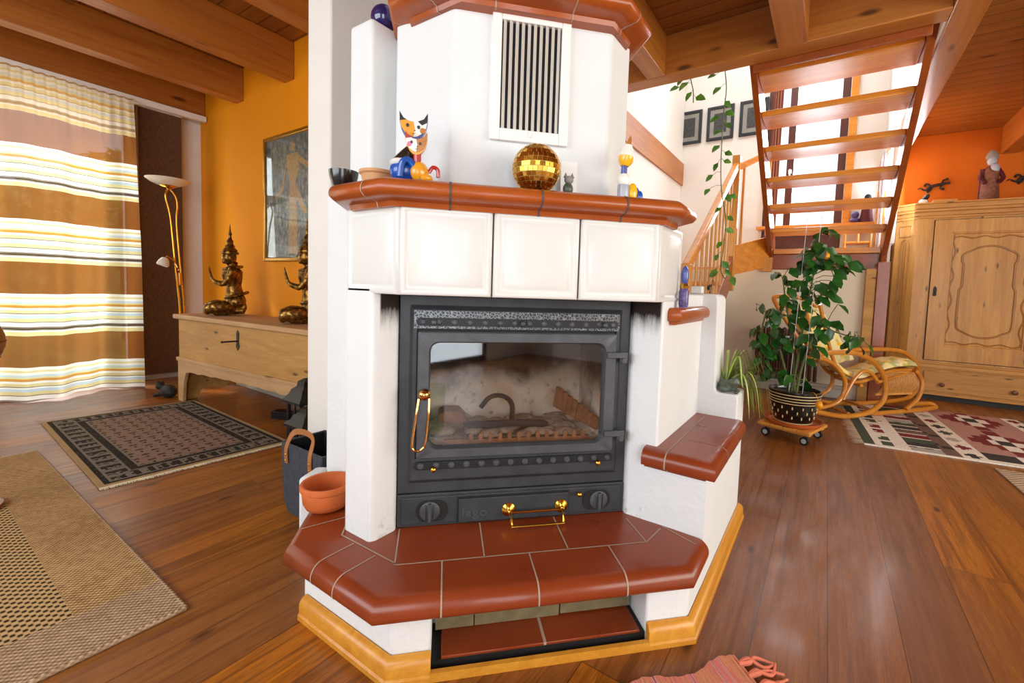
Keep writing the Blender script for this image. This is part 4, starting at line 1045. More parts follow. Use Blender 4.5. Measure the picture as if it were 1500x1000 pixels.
# clay pot on the hearth
pot = thing('clay_pot', 'orange clay dish with a scalloped rim on left end of the hearth', 'pot', (0.768, 1.262, 0.2072))
mb = MB(); mb.lathe([(0.048, 0), (0.060, 0.004), (0.068, 0.02), (0.071, 0.05), (0.070, 0.056), (0.076, 0.060), (0.077, 0.074), (0.074, 0.078), (0.068, 0.077), (0.066, 0.056), (0.062, 0.012), (0, 0.008)], (0.768, 1.262, 0.2072), 40)
mb.build('bowl', 'clay', pot, smooth=50)

# things on the stepped wall and small ledge
SPT = thing('spider_plant', 'spider plant with long drooping striped leaves on the low step of the white fin', 'plant', (1.86, 0.31, 0.53))
mb = MB()
random.seed(11)
for i in range(46):
    a = random.uniform(-2.9, 0.9); L = random.uniform(0.09, 0.20); r0 = Vector((1.865, 0.315, 0.54))
    dx, dy = math.cos(a), math.sin(a); h = random.uniform(0.05, 0.15)
    if i % 3: dx, dy = abs(dx) * 0.5, -abs(dy) - 0.3
    pts = [r0, r0 + Vector((dx * L * 0.2, dy * L * 0.2, h * 0.7)), r0 + Vector((dx * L * 0.45, dy * L * 0.45, h)), r0 + Vector((dx * L * 0.68, dy * L * 0.62, h * 0.2)), r0 + Vector((dx * L * 0.8, dy * L * 0.72, -L * 0.55))]
    if pts[-1].y > 0.24 and pts[-1].z < 0.55: pts[-1].z = 0.55; pts[-2].z = max(pts[-2].z, 0.56)
    pts = smooth_path(pts, 4); w = Vector((-dy, dx, 0)).normalized()
    va = []; 
    for k2, p in enumerate(pts):
        ww = 0.005 * math.sin(PI * min(1, (k2 + 1.5) / (len(pts) + 1))); va += [p + w * ww, p - w * ww + Vector((0, 0, 0.001))]
    mb.add(va, [(2 * k2, 2 * k2 + 1, 2 * k2 + 3, 2 * k2 + 2) for k2 in range(len(pts) - 1)])
mb.build('leaves', 'leaf_spider', SPT, smooth=60)
mb = MB(); mb.lathe([(0.025, 0), (0.03, 0.02), (0.028, 0.03), (0, 0.03)], (1.868, 0.315, 0.531), 14); mb.build('root_ball', 'soil', SPT)
FG = thing('frog_ornament', 'dark mottled stone frog crouching on the low step below the spider plant', 'ornament', (1.815, 0.29, 0.531))
mb = MB(); mb.ball((1.812, 0.300, 0.556), (0.022, 0.036, 0.024), 14, 10); mb.ball((1.80, 0.275, 0.572), (0.018, 0.022, 0.018), 12, 8)
for s in (-1, 1): mb.ball((1.80 + s * 0.010, 0.268, 0.588), 0.006, 8, 6); mb.ball((1.812 + s * 0.020, 0.312, 0.545), (0.010, 0.024, 0.014), 10, 8); mb.ball((1.80 + s * 0.016, 0.265, 0.538), (0.007, 0.012, 0.007), 8, 6)
mb.build('body', 'frog', FG, remesh=0.004)
mb = MB(); mb.box(1.82, 0.418, 0.906, 1.86, 0.460, 0.934)
tag(mb.build('white_box', 'wax', bevel=0.003), 'small white box standing on top of the stepped white wall', 'box')
BF = thing('beetle_ornament', 'tiny wiry insect ornament beside the white box on the stepped wall', 'ornament', (1.86, 0.402, 0.906))
mb = MB(); mb.ball((1.86, 0.402, 0.930), (0.008, 0.006, 0.010), 10, 8)
for k2 in range(4): mb.tube([(1.86, 0.402, 0.93), (1.86 + 0.01 * (k2 - 1.5), 0.395 - 0.004 * k2, 0.945), (1.86 + 0.014 * (k2 - 1.5), 0.392, 0.9065 if k2 < 2 else 0.962)], 0.0012, 5)
mb.build('body', 'lock_iron', BF)
BZ = thing('violet_figurine', 'mottled blue and violet figurine on the small ledge beside the tiles', 'figurine', (1.405, 0.376, 0.8595))
mb = MB(); mb.lathe([(0.013, 0), (0.015, 0.01), (0.015, 0.05), (0.011, 0.06)], (1.405, 0.376, 0.8595), 16); mb.build('base', 'purple_mottle', BZ)
mb = MB(); mb.lathe([(0.012, 0), (0.0145, 0.008), (0.010, 0.016)], (1.405, 0.376, 0.918), 16); mb.build('collar', 'brass_satin', BZ)
mb = MB(); mb.ball((1.405, 0.376, 0.958), (0.012, 0.012, 0.032), 14, 10); mb.build('top', 'p_slate', BZ)

# ------------------------------------------------------------------ left room: curtain, blind, lamp, chest
rail = MB(); rail.box(-1.25, 4.74, 2.285, 1.73, 4.785, 2.335)
tag(rail.build('curtain_rail', 'white_metal', bevel=0.004), 'long white curtain rail under the beam by the garden door', 'rail')
def cloth_sheet(name, mat, x0, x1, ztop, zbot, yfun, nx, nz, parent=None):
    mb = MB()
    for j in range(nz + 1):
        for i in range(nx + 1):
            x = x0 + (x1 - x0) * i / nx; t = j / nz; z = ztop + (zbot - ztop) * t
            mb.v.append((x, yfun(x, t), z + (0.012 * math.sin(x * 9) * t)))
    for j in range(nz):
        for i in range(nx):
            a = j * (nx + 1) + i; mb.f.append([a, a + 1, a + nx + 2, a + nx + 1]); mb.m.append(0)
    return mb.build(name, mat, parent, smooth=80)
def cur_y(x, t):
    big = 0.08 * math.sin(x * 15 + 1.2 * math.sin(x * 4)) + 0.022 * math.sin(x * 37 + 2 * t)
    gath = 0.013 * math.sin(x * 118)
    top = max(0, 1 - t * 9)
    return 4.685 - 0.07 * min(1, t * 2) + big * (0.25 + 0.75 * min(1, t * 1.6)) * (1 - top * 0.6) + gath * max(0, 1 - t * 5)
cu = cloth_sheet('curtain', 'curtain', -1.2, 1.215, 2.285, 0.012, cur_y, 300, 50)
tag(cu, 'floor-length sheer curtain striped in brown, cream and white, hanging at the garden door', 'curtain')
bl = thing('panel_blind', 'dark brown woven panel blind hanging between the striped curtain and the white wall', 'blind', (1.4, 4.83, 0.05))
mb = MB(); mb.box(1.24, 4.825, 0.055, 1.57, 4.829, 2.285); mb.build('panel', 'blind', bl)
mb = MB(); mb.box(1.20, 4.812, 0.06, 1.265, 4.816, 2.285); mb.build('panel', 'blind', bl)
mb = MB(); mb.tube([(1.268, 4.808, 0.06), (1.268, 4.808, 2.285)], 0.008, 8); mb.build('edge_rod', 'blind_edge', bl)
mb = MB(); mb.box(1.2, 4.80, 2.286, 1.57, 4.835, 2.30); mb.build('headrail', 'white_metal', bl)

LP = thing('floor_lamp', 'brass floor lamp with wide white glass bowl and small reading arm behind the chest', 'lamp', (1.41, 4.4, 0))
LX = lambda px: 1.341 + (px - 246) * 0.0040
LZ = lambda py: 1.667 - (py - 262) * 0.00539
mb = MB(); mb.lathe([(0.0, 0), (0.125, 0), (0.13, 0.008), (0.12, 0.02), (0.03, 0.026), (0.0, 0.026)], (1.41, 4.40, 0.0), 32); mb.build('base', 'brass_satin', LP)
for pts in ([(1.40, 0.02), (LX(262), LZ(460)), (LX(256), LZ(395)), (LX(249), LZ(320)), (LX(242), LZ(290)), (LX(243.5), LZ(280)), (LX(250), LZ(273))],
            [(1.425, 0.02), (LX(269), LZ(460)), (LX(264), LZ(395)), (LX(258.5), LZ(325)), (LX(260.5), LZ(300)), (LX(257), LZ(285)), (LX(247), LZ(274))]):
    mb = MB(); mb.tube(smooth_path([(x, 4.40, z) for x, z in pts], 6), 0.0065, 10); mb.build('pole', 'brass', LP)
bc = (LX(246), 4.40)
mb = MB(); mb.lathe([(0.03, 0), (0.07, 0.004), (0.11, 0.022), (0.14, 0.045), (0.142, 0.05), (0.136, 0.05), (0.105, 0.028), (0.06, 0.01), (0, 0.006)], (bc[0], bc[1], LZ(272)), 36); mb.build('bowl_shade', 'milk_glass', LP)
mb = MB(); mb.lathe([(0.012, -0.02), (0.03, -0.012), (0.05, 0.0), (0.055, 0.006), (0.0, 0.006)], (bc[0], bc[1], LZ(273)), 24); mb.build('bowl_holder', 'brass', LP)
mb = MB(); mb.tube(smooth_path([(LX(261), 4.395, LZ(394)), (LX(252), 4.36, LZ(383)), (LX(243), 4.33, LZ(378)), (LX(235), 4.31, LZ(375))], 4), 0.0045, 8)
mb.tube([(LX(262), 4.40, LZ(398)), (LX(263), 4.40, LZ(416))], 0.012, 10); mb.build('reading_arm', 'copper', LP)
mb = MB(); mb.lathe([(0.012, 0.0), (0.022, -0.006), (0.034, -0.03), (0.040, -0.056), (0.036, -0.066), (0.032, -0.064), (0.034, -0.054), (0.028, -0.03), (0.0, -0.012)], (LX(232.5), 4.30, LZ(377)), 24, Matrix.Rotation(math.radians(18), 3, 'Y')); mb.build('reading_shade', 'milk_glass', LP)

# chest, built in its own axes: x depth, y along (negative), then turned a little off the wall
CH = thing('wooden_chest', 'old pale pine chest with scalloped plinth and iron lock against the orange wall', 'chest')
D, L = 0.372, 1.76
mb = MB(); mb.box(0.0, -L, 0.315, D, 0.0, 0.600); mb.build('body', 'chest_wood', CH, bevel=0.004)
mb = MB(); mb.box(-0.028, -L - 0.025, 0.600, D, 0.025, 0.634); mb.build('lid', 'chest_pale', CH, bevel=0.010, seg=3)
mb = MB(); mb.box(-0.014, -L - 0.012, 0.296, D, 0.012, 0.322)
apr = [(0.0, 0.30), (-L, 0.30), (-L, 0.0), (-L + 0.075, 0.0), (-L + 0.085, 0.10), (-L + 0.10, 0.15), (-L + 0.13, 0.195)]
n = 26
for i in range(n + 1):
    t = i / n; y = -L + 0.14 + (L - 0.26) * t
    apr.append((y, 0.215 + 0.015 * math.sin(PI * t) + 0.010 * abs(math.sin(PI * t * 9))))
apr += [(-0.11, 0.20), (-0.085, 0.14), (-0.07, 0.05), (-0.065, 0.0), (0.0, 0.0)]
mb.extrude(apr, lambda y, z, x: (x, y, z), -0.008, 0.014)
mb.build('plinth', 'chest_pale', CH, bevel=0.003)
for y0 in (-0.022, -L + 0.002):
    mb = MB(); mb.extrude([(0.014, 0.0), (0.10, 0.0), (0.13, 0.06), (0.20, 0.075), (0.27, 0.05), (0.33, 0.06), (D, 0.04), (D, 0.30), (0.014, 0.30)], lambda x, z, y: (x, y, z), y0, y0 + 0.02); mb.build('side_board', 'chest_wood', CH, bevel=0.002)
mb = MB(); mb.extrude([(-0.815, 0.555), (-0.80, 0.575), (-0.785, 0.555), (-0.788, 0.50), (-0.78, 0.47), (-0.80, 0.445), (-0.82, 0.47), (-0.812, 0.50)], lambda y, z, x: (x, y, z), -0.004, 0.004); lk = mb.build('lock_plate', 'lock_iron', CH)
mb = MB(); mb.tube([(-0.003, -0.80, 0.505), (-0.03, -0.795, 0.505), (-0.075, -0.775, 0.503)], 0.005, 8); mb.ball((-0.08, -0.773, 0.503), (0.006, 0.012, 0.008), 10, 6); mb.build('key', 'lock_iron', lk)
CH.location = (1.245, 3.93, 0); CH.rotation_euler = (0, 0, math.radians(3.9))

# kneeling bronze statues: local +y is where they look
def statue_body():
    mb = MB()
    mb.ball((-0.055, 0.085, 0.055), (0.055, 0.125, 0.05), 16, 10); mb.ball((0.055, 0.085, 0.055), (0.055, 0.125, 0.05), 16, 10)          # folded thighs
    mb.ball((-0.055, 0.18, 0.045), (0.045, 0.05, 0.045), 12, 8); mb.ball((0.055, 0.18, 0.045), (0.045, 0.05, 0.045), 12, 8)
    mb.tube([(-0.05, 0.10, 0.025), (-0.045, -0.10, 0.03)], [0.032, 0.024], 12); mb.tube([(0.05, 0.10, 0.025), (0.045, -0.10, 0.03)], [0.032, 0.024], 12)
    for s in (-1, 1): mb.tube([(s * 0.045, -0.08, 0.012), (s * 0.045, -0.11, 0.05), (s * 0.045, -0.105, 0.075)], [0.018, 0.022, 0.016], 10)    # upturned feet
    mb.ball((0, -0.045, 0.095), (0.088, 0.078, 0.06), 16, 10)                                                                                 # hips
    mb.tube([(0, -0.04, 0.10), (0, -0.028, 0.165), (0, -0.022, 0.205), (0, -0.018, 0.26), (0, -0.018, 0.315), (0, -0.02, 0.345)], [0.072, 0.055, 0.048, 0.062, 0.066, 0.035], 18)
    mb.ball((-0.062, -0.018, 0.318), 0.030, 12, 8); mb.ball((0.062, -0.018, 0.318), 0.030, 12, 8); mb.ball((0, 0.02, 0.285), (0.05, 0.03, 0.03), 12, 8)
    for s in (-1, 1):
        mb.tube([(s * 0.074, -0.02, 0.32), (s * 0.082, 0.005, 0.255), (s * 0.072, 0.035, 0.218)], [0.026, 0.022, 0.020], 10)
        mb.tube([(s * 0.072, 0.035, 0.218), (s * 0.035, 0.10, 0.235), (s * 0.012, 0.135, 0.255)], [0.020, 0.017, 0.013], 10)
        mb.tube([(s * 0.010, 0.128, 0.245), (s * 0.009, 0.150, 0.285), (s * 0.007, 0.172, 0.345)], [0.017, 0.018, 0.006], 10)
    mb.tube([(0, -0.015, 0.335), (0, -0.008, 0.375)], [0.026, 0.024], 12)
    mb.ball((0, 0.002, 0.412), (0.042, 0.046, 0.054), 16, 12); mb.ball((0, 0.046, 0.402), (0.007, 0.010, 0.010), 8, 6); mb.ball((0, 0.036, 0.378), (0.014, 0.012, 0.012), 8, 6)
    for s in (-1, 1): mb.ball((s * 0.043, -0.005, 0.408), (0.007, 0.012, 0.022), 8, 6); mb.ball((s * 0.016, 0.038, 0.416), (0.009, 0.008, 0.005), 8, 6)
    mb.v = [(x, math.copysign(0.075 + (abs(y) - 0.075) * 0.5, y) if abs(y) > 0.075 else y, z) for x, y, z in mb.v]
    return mb
def make_statue(label):
    s = thing('kneeling_statue', label, 'statue', (0, 0, 0), 'kneeling bronze statues on the chest')
    statue_body().build('body', 'bronze', s, remesh=0.006)
    mb = MB(); mb.lathe([(0.046, 0.435), (0.054, 0.44), (0.052, 0.452), (0.044, 0.458), (0.047, 0.466), (0.036, 0.478), (0.028, 0.486), (0.032, 0.494), (0.022, 0.506), (0.018, 0.522), (0.023, 0.53), (0.012, 0.545), (0.009, 0.57), (0.013, 0.58), (0.007, 0.60), (0.002, 0.652)], (0, -0.003, 0), 20); mb.build('crown', 'bronze', s)
    mb = MB(); mb.tube([(0.062 * math.cos(a), -0.018 + 0.055 * math.sin(a), 0.338 - 0.012 * math.sin(a)) for a in [2 * PI * k / 20 for k in range(20)]], 0.011, 8, True)
    for k2 in range(7): mb.ball((0.030 + 0.014 * math.cos(k2), -0.02 - 0.018 * math.sin(k2 * 2), 0.365 + 0.012 * math.sin(k2)), 0.011, 8, 6)
    for sgn in (-1, 1): mb.tube([(sgn * 0.083 + 0.016 * math.cos(a), 0.0 + 0.016 * math.sin(a) * 0.9 - 0.005, 0.275 + 0.006 * math.sin(a)) for a in [2 * PI * k / 14 for k in range(14)]], 0.007, 6, True)
    mb.build('collar', 'bronze', s)
    mb = MB(); mb.tube([(0.075 * math.cos(a), -0.04 + 0.066 * math.sin(a), 0.142 - 0.02 * math.sin(a)) for a in [2 * PI * k / 22 for k in range(22)]], 0.012, 8, True); mb.build('belt', 'bronze', s)
    return s
st1 = make_statue('kneeling bronze praying statue with spired crown at the lamp end of the chest')
st2 = copy_tree(st1, 'kneeling bronze praying statue on the chest, half hidden by the white wall edge')
st1.location = (1.46, 3.64, 0.641); st2.location = (1.53, 2.75, 0.641)
st1.rotation_euler = (0, 0, math.radians(64)); st2.rotation_euler = (0, 0, math.radians(60))

# framed print on the orange wall
PF = thing('framed_print', 'large dark print of a dancing figure in a gold frame on the orange wall', 'picture', (1.735, 3.18, 1.05))
y0, y1, z0, z1 = 2.66, 3.70, 1.045, 1.975
mb = MB(); mb.box(1.712, y0, z0, 1.739, y0 + 0.028, z1); mb.box(1.712, y1 - 0.028, z0, 1.739, y1, z1); mb.box(1.712, y0 + 0.028, z0, 1.739, y1 - 0.028, z0 + 0.028); mb.box(1.712, y0 + 0.028, z1 - 0.028, 1.739, y1 - 0.028, z1)
mb.build('frame', 'gold_frame', PF, bevel=0.006)
mb = MB(); mb.box(1.728, y0 + 0.02, z0 + 0.02, 1.737, y1 - 0.02, z1 - 0.02); pr = mb.build('print', 'print', PF)
mb = MB()
def fig(pts, x=1.7265): mb.extrude(pts, lambda y, z, d: (d, y, z), x, x + 0.0012)
fig([(3.32, 1.88), (3.29, 1.91), (3.26, 1.88), (3.27, 1.84), (3.31, 1.84)]); fig([(3.37, 1.82), (3.22, 1.82), (3.20, 1.70), (3.25, 1.62), (3.24, 1.45), (3.22, 1.10), (3.35, 1.10), (3.34, 1.45), (3.33, 1.62), (3.37, 1.72)])
fig([(3.37, 1.81), (3.38, 1.78), (3.44, 1.60), (3.54, 1.52), (3.53, 1.50), (3.42, 1.57)]); fig([(3.22, 1.80), (3.10, 1.74), (2.98, 1.70), (2.90, 1.74), (2.90, 1.71), (2.98, 1.66), (3.10, 1.70), (3.21, 1.75)])
fig([(3.24, 1.60), (3.14, 1.45), (3.10, 1.38), (3.14, 1.38), (3.25, 1.50)])
mb.build('figure', 'tan_ink', pr)
mb = MB(); mb.box(1.7225, y0 + 0.026, z0 + 0.026, 1.7245, y1 - 0.026, z1 - 0.026); mb.build('glazing', 'picture_glass', PF)

# small black things on the floor by the chest
BC = thing('black_cat_doorstop', 'small black figure crouching on the floor at the foot of the chest and blind', 'figurine', (1.215, 4.04, 0))
mb = MB(); mb.ball((1.22, 4.06, 0.05), (0.05, 0.08, 0.05), 14, 10); mb.ball((1.19, 4.12, 0.085), (0.03, 0.035, 0.03), 12, 8)
for s in (-1, 1): mb.lathe([(0.012, 0), (0, 0.03)], (1.19 + s * 0.015, 4.12, 0.105), 8); mb.tube([(1.20 + s * 0.02, 4.10, 0.03), (1.19 + s * 0.03, 4.15, 0.012)], [0.018, 0.012], 8)
mb.build('body', 'black', BC, remesh=0.006)
mb = MB(); mb.obox((1.48, 2.945, 0.025), (1, 0.35, 0), (-0.35, 1, 0), (0, 0, 1), 0.035, 0.06, 0.0245)
tag(mb.build('black_box', 'black_iron', bevel=0.004), 'low flat black box on the floor in front of the right chest leg', 'box')
mb = MB(); mb.obox((1.55, 2.84, 0.028), (1, 0.2, 0), (-0.2, 1, 0), (0, 0, 1), 0.03, 0.035, 0.0275)
tag(mb.build('black_box', 'black', bevel=0.004), 'smaller black box behind the flat one, close to the lanterns', 'box')
def lantern(cx, cy, w, h, label):
    t = thing('lantern', label, 'lantern', (cx, cy, 0), 'black lanterns on the floor')
    mb = MB(); mb.box(cx - w, cy - w, 0, cx + w, cy + w, 0.03); mb.build('base', 'black_iron', t, bevel=0.004)
    mb = MB(); b = h * 0.70
    for sx in (-1, 1):
        for sy in (-1, 1): mb.box(cx + sx * w * 0.92 - 0.007, cy + sy * w * 0.92 - 0.007, 0.03, cx + sx * w * 0.92 + 0.007, cy + sy * w * 0.92 + 0.007, b)
    for sx in (-1, 1): mb.box(cx + sx * w * 0.92 - 0.003, cy - 0.004, 0.03, cx + sx * w * 0.92 + 0.003, cy + 0.004, b); mb.box(cx - 0.004, cy + sx * w * 0.92 - 0.003, 0.03, cx + 0.004, cy + sx * w * 0.92 + 0.003, b)
    mb.build('post', 'black_iron', t)
    mb = MB(); e = w * 1.28
    sq = lambda q, z: [(cx - q, cy - q, z), (cx + q, cy - q, z), (cx + q, cy + q, z), (cx - q, cy + q, z)]
    mb.loops([sq(e, b), sq(e, b + 0.012), sq(e * 0.72, b + h * 0.10), sq(e * 0.62, b + h * 0.16), sq(e * 0.40, b + h * 0.20), sq(e * 0.36, b + h * 0.26), sq(e * 0.1, b + h * 0.30)]); mb.build('roof', 'black_iron', t)
    mb = MB()
    for sx in (-1, 1): mb.box(cx + sx * w * 0.86 - 0.001, cy - w * 0.84, 0.032, cx + sx * w * 0.86 + 0.001, cy + w * 0.84, b); mb.box(cx - w * 0.84, cy + sx * w * 0.86 - 0.001, 0.032, cx + w * 0.84, cy + sx * w * 0.86 + 0.001, b)
    mb.build('pane', 'glass', t)
    mb = MB(); mb.lathe([(0.022, 0), (0.022, 0.10), (0.0, 0.10)], (cx, cy, 0.0305), 14); mb.build('candle', 'wax', t)
lantern(1.145, 2.035, 0.062, 0.31, 'black metal lantern on the floor behind the felt bag, the nearer and lower one')
lantern(1.245, 2.235, 0.066, 0.40, 'black metal lantern against the chest end, the taller and farther one')
# felt bag
BG = thing('felt_bag', 'dark grey felt basket with tan leather handles on the floor behind the hearth', 'bag', (0.95, 1.60, 0))
mb = MB()
bx0, bx1, by0, by1, bh = 0.865, 1.035, 1.455, 1.72, 0.285
def bp(ins, z): return [(bx0 + ins, by0 + ins, z), (bx1 - ins, by0 + ins, z), (bx1 - ins, by1 - ins, z), (bx0 + ins, by1 - ins, z)]
mb.loops([bp(0.012, 0), bp(0.0, 0.06), bp(-0.004, bh - 0.02), bp(-0.004, bh), bp(0.006, bh), bp(0.006, 0.03)], True, True); mb.build('body', 'felt', BG, bevel=0.008, seg=3)
mb = MB(); mb.loops([bp(0.0075, bh - 0.004), bp(0.009, 0.032)], False, True); mb.build('lining', 'felt_in', BG)
for x, s in ((bx0 - 0.007, -1), (bx1 + 0.007, 1)):
    mb = MB(); path = smooth_path([(x, 1.68, 0.21), (x, 1.68, 0.27), (x + s * -0.02, 1.665, 0.325), (x + s * -0.03, 1.60, 0.335), (x + s * -0.02, 1.535, 0.325), (x, 1.52, 0.27), (x, 1.52, 0.21)], 5)
    va = []
    for k2, p in enumerate(path):
        tdir = (path[min(k2 + 1, len(path) - 1)] - path[max(k2 - 1, 0)]).normalized(); side = Vector((1, 0, 0)).cross(tdir).normalized() * 0.011
        va.append([p + side - Vector((0.0015, 0, 0)), p - side - Vector((0.0015, 0, 0)), p - side + Vector((0.0015, 0, 0)), p + side + Vector((0.0015, 0, 0))])
    mb.loops(va); h = mb.build('handle', 'leather', BG)
    mb = MB()
    for y in (1.68, 1.52):
        for z in (0.222, 0.245): mb.ball((x + s * 0.002, y, z), 0.0045, 8, 6)
    mb.build('rivet', 'brass', h)
# wooden ball at the frame's edge
WB = thing('wooden_ball', 'brown segmented wooden ball on a slim stand at the far left edge before the curtain', 'ornament', (0.17, 2.6, 0))
mb = MB(); mb.ball((0.17, 2.6, 0.64), 0.122, 28, 18); ball = mb.build('ball', 'ball_leather', WB)
mb = MB()
for z in (0.64, 0.70, 0.58): r = math.sqrt(0.1225 ** 2 - (z - 0.64) ** 2); mb.tube([(0.17 + r * math.cos(2 * PI * k / 32), 2.6 + r * math.sin(2 * PI * k / 32), z) for k in range(32)], 0.0014, 5, True)
mb.build('seam', 'black', ball)
mb = MB(); mb.lathe([(0.10, 0.011), (0.10, 0.025), (0.025, 0.04), (0.015, 0.10), (0.015, 0.46), (0.045, 0.51), (0.05, 0.525), (0.0, 0.525)], (0.17, 2.6, 0), 20); mb.build('stand', 'ball_leather', WB)
# green glass floor vase in front of the hearth (seen only as a reflection in the stove glass)
VS = P(-0.065, 0.05)
mb = MB(); mb.lathe([(0.0, 0.001), (0.055, 0.001), (0.05, 0.012), (0.012, 0.03), (0.012, 0.06), (0.05, 0.08), (0.066, 0.12), (0.068, 0.30), (0.080, 0.345), (0.077, 0.346), (0.065, 0.30), (0.063, 0.122), (0.0, 0.085)], (VS.x, VS.y, 0), 28)
tag(mb.build('glass_vase', 'green_glass'), 'pale green glass vase seen reflected at the left of the stove glass', 'vase')

# ------------------------------------------------------------------ rugs
def grid_rug(name, corners, nu, nv, pat, mats, th, label, fringe=None, thick_mat=0, wav=0.0):
    A, B, C_, Dd = [Vector(c) for c in corners]      # A-B one edge, D-C opposite
    t = thing(name, label, 'rug', ((A.x + C_.x) / 2, (A.y + C_.y) / 2, 0))
    def at(u, v): return (A * (1 - u) + B * u) * (1 - v) + (Dd * (1 - u) + C_ * u) * v
    mb = MB()
    for j in range(nv + 1):
        for i in range(nu + 1):
            q = at(i / nu, j / nv); mb.v.append((q.x, q.y, th))
    for j in range(nv):
        for i in range(nu):
            a = j * (nu + 1) + i; mb.f.append([a, a + 1, a + nu + 2, a + nu + 1]); mb.m.append(pat((i + .5) / nu, (j + .5) / nv, i, j))
    mb.mi = thick_mat
    cs = [at(0, 0), at(1, 0), at(1, 1), at(0, 1)]
    mb.add([(c.x, c.y, 0.0005) for c in cs] + [(c.x, c.y, th) for c in cs], [(i, (i + 1) % 4, 4 + (i + 1) % 4, 4 + i) for i in range(4)] + [(3, 2, 1, 0)])
    mb.build('weave', mats, t, smooth=None)
    if fringe:
        for v in fringe['at']:
            mb = MB(); s = -1 if v < 0.5 else 1
            for k2 in range(fringe['n']):
                u = (k2 + random.random()) / fringe['n']; q = at(u, v) if not fringe.get('side') else at(v, u)
                q2 = at(u, v + s * 0.02) if not fringe.get('side') else at(v + s * 0.02, u)
                d = (q2 - q).normalized() * fringe['l'] * random.uniform(0.7, 1.15); w = Vector((-d.y, d.x)).normalized() * fringe['w']; d += w * random.uniform(-1.5, 1.5)
                mb.add([(q.x + w.x, q.y + w.y, th * .8), (q.x - w.x, q.y - w.y, th * .8), (q.x + d.x - w.x * .5, q.y + d.y - w.y * .5, 0.002), (q.x + d.x + w.x * .5, q.y + d.y + w.y * .5, 0.002)], [(0, 1, 2, 3)])
            mb.build('fringe', fringe['mat'], t, smooth=None)
    return t
rr = random.Random(3)
def persian_pat(u, v, i, j):
    # u across (x), v along; rings of borders
    W, H = 0.765, 1.37
    e = min(u * W, (1 - u) * W, v * H, (1 - v) * H); along = v if min(u * W, (1 - u) * W) < min(v * H, (1 - v) * H) else u
    if e < 0.018: return 4
    if e < 0.045: return 0
    if e < 0.055: return 1
    if e < 0.125:
        k = int(along * 46) % 3; return 1 if (k == 0 or (k == 1 and rr.random() < .55)) else 0
    if e < 0.135: return 1
    if e < 0.165: return 0
    if e < 0.172: return 1
    a, b = i % 5, j % 5
    if (i // 5 + j // 5) % 2 == 0:
        if a in (1, 2, 3) and b in (1, 2): return 3 if rr.random() < 0.7 else 0
    elif a == 2 and b in (2, 3): return 0
    return 2 if rr.random() < 0.86 else 1
grid_rug('persian_rug', [(0.515, 2.505), (1.275, 2.465), (1.30, 3.825), (0.555, 3.88)], 76, 137, persian_pat, ['per_dark', 'per_grey', 'per_field', 'per_mark', 'per_tan'], 0.008,
         'small dark oriental rug with taupe field and black borders before the chest', dict(at=[0, 1], n=260, l=0.024, w=0.0025, mat='fringe'), 4)
# jute rug
JT = thing('jute_rug', 'large woven jute rug with plain border and dotted field in the left corner', 'rug', (-0.3, 2.3, 0))
mb = MB()
def jring(mb, x0, x1, y0, y1, z0=0.0005, z1=0.010): mb.box(x0, y0, z0, x1, y1, z1)
jring(mb, 0.272, 0.447, 1.59, 3.07); jring(mb, -1.05, -0.875, 1.59, 3.07); jring(mb, -1.05, 0.447, 3.07, 3.26); mb.build('border', 'jute', JT)
mb = MB(); jring(mb, -1.05, 0.447, 1.407, 1.59); mb.build('hem_band', 'jute_hem', JT)
mb = MB(); jring(mb, -0.875, 0.272, 1.59, 3.07, 0.0005, 0.0098); mb.build('field', 'jute_field', JT)
mb = MB(); mb.tube([(0.450, 1.403, 0.006), (0.450, 3.263, 0.006)], 0.0055, 8); mb.tube([(-1.05, 1.404, 0.006), (0.450, 1.404, 0.006)], 0.0065, 8); mb.build('edging', 'jute_hem', JT)
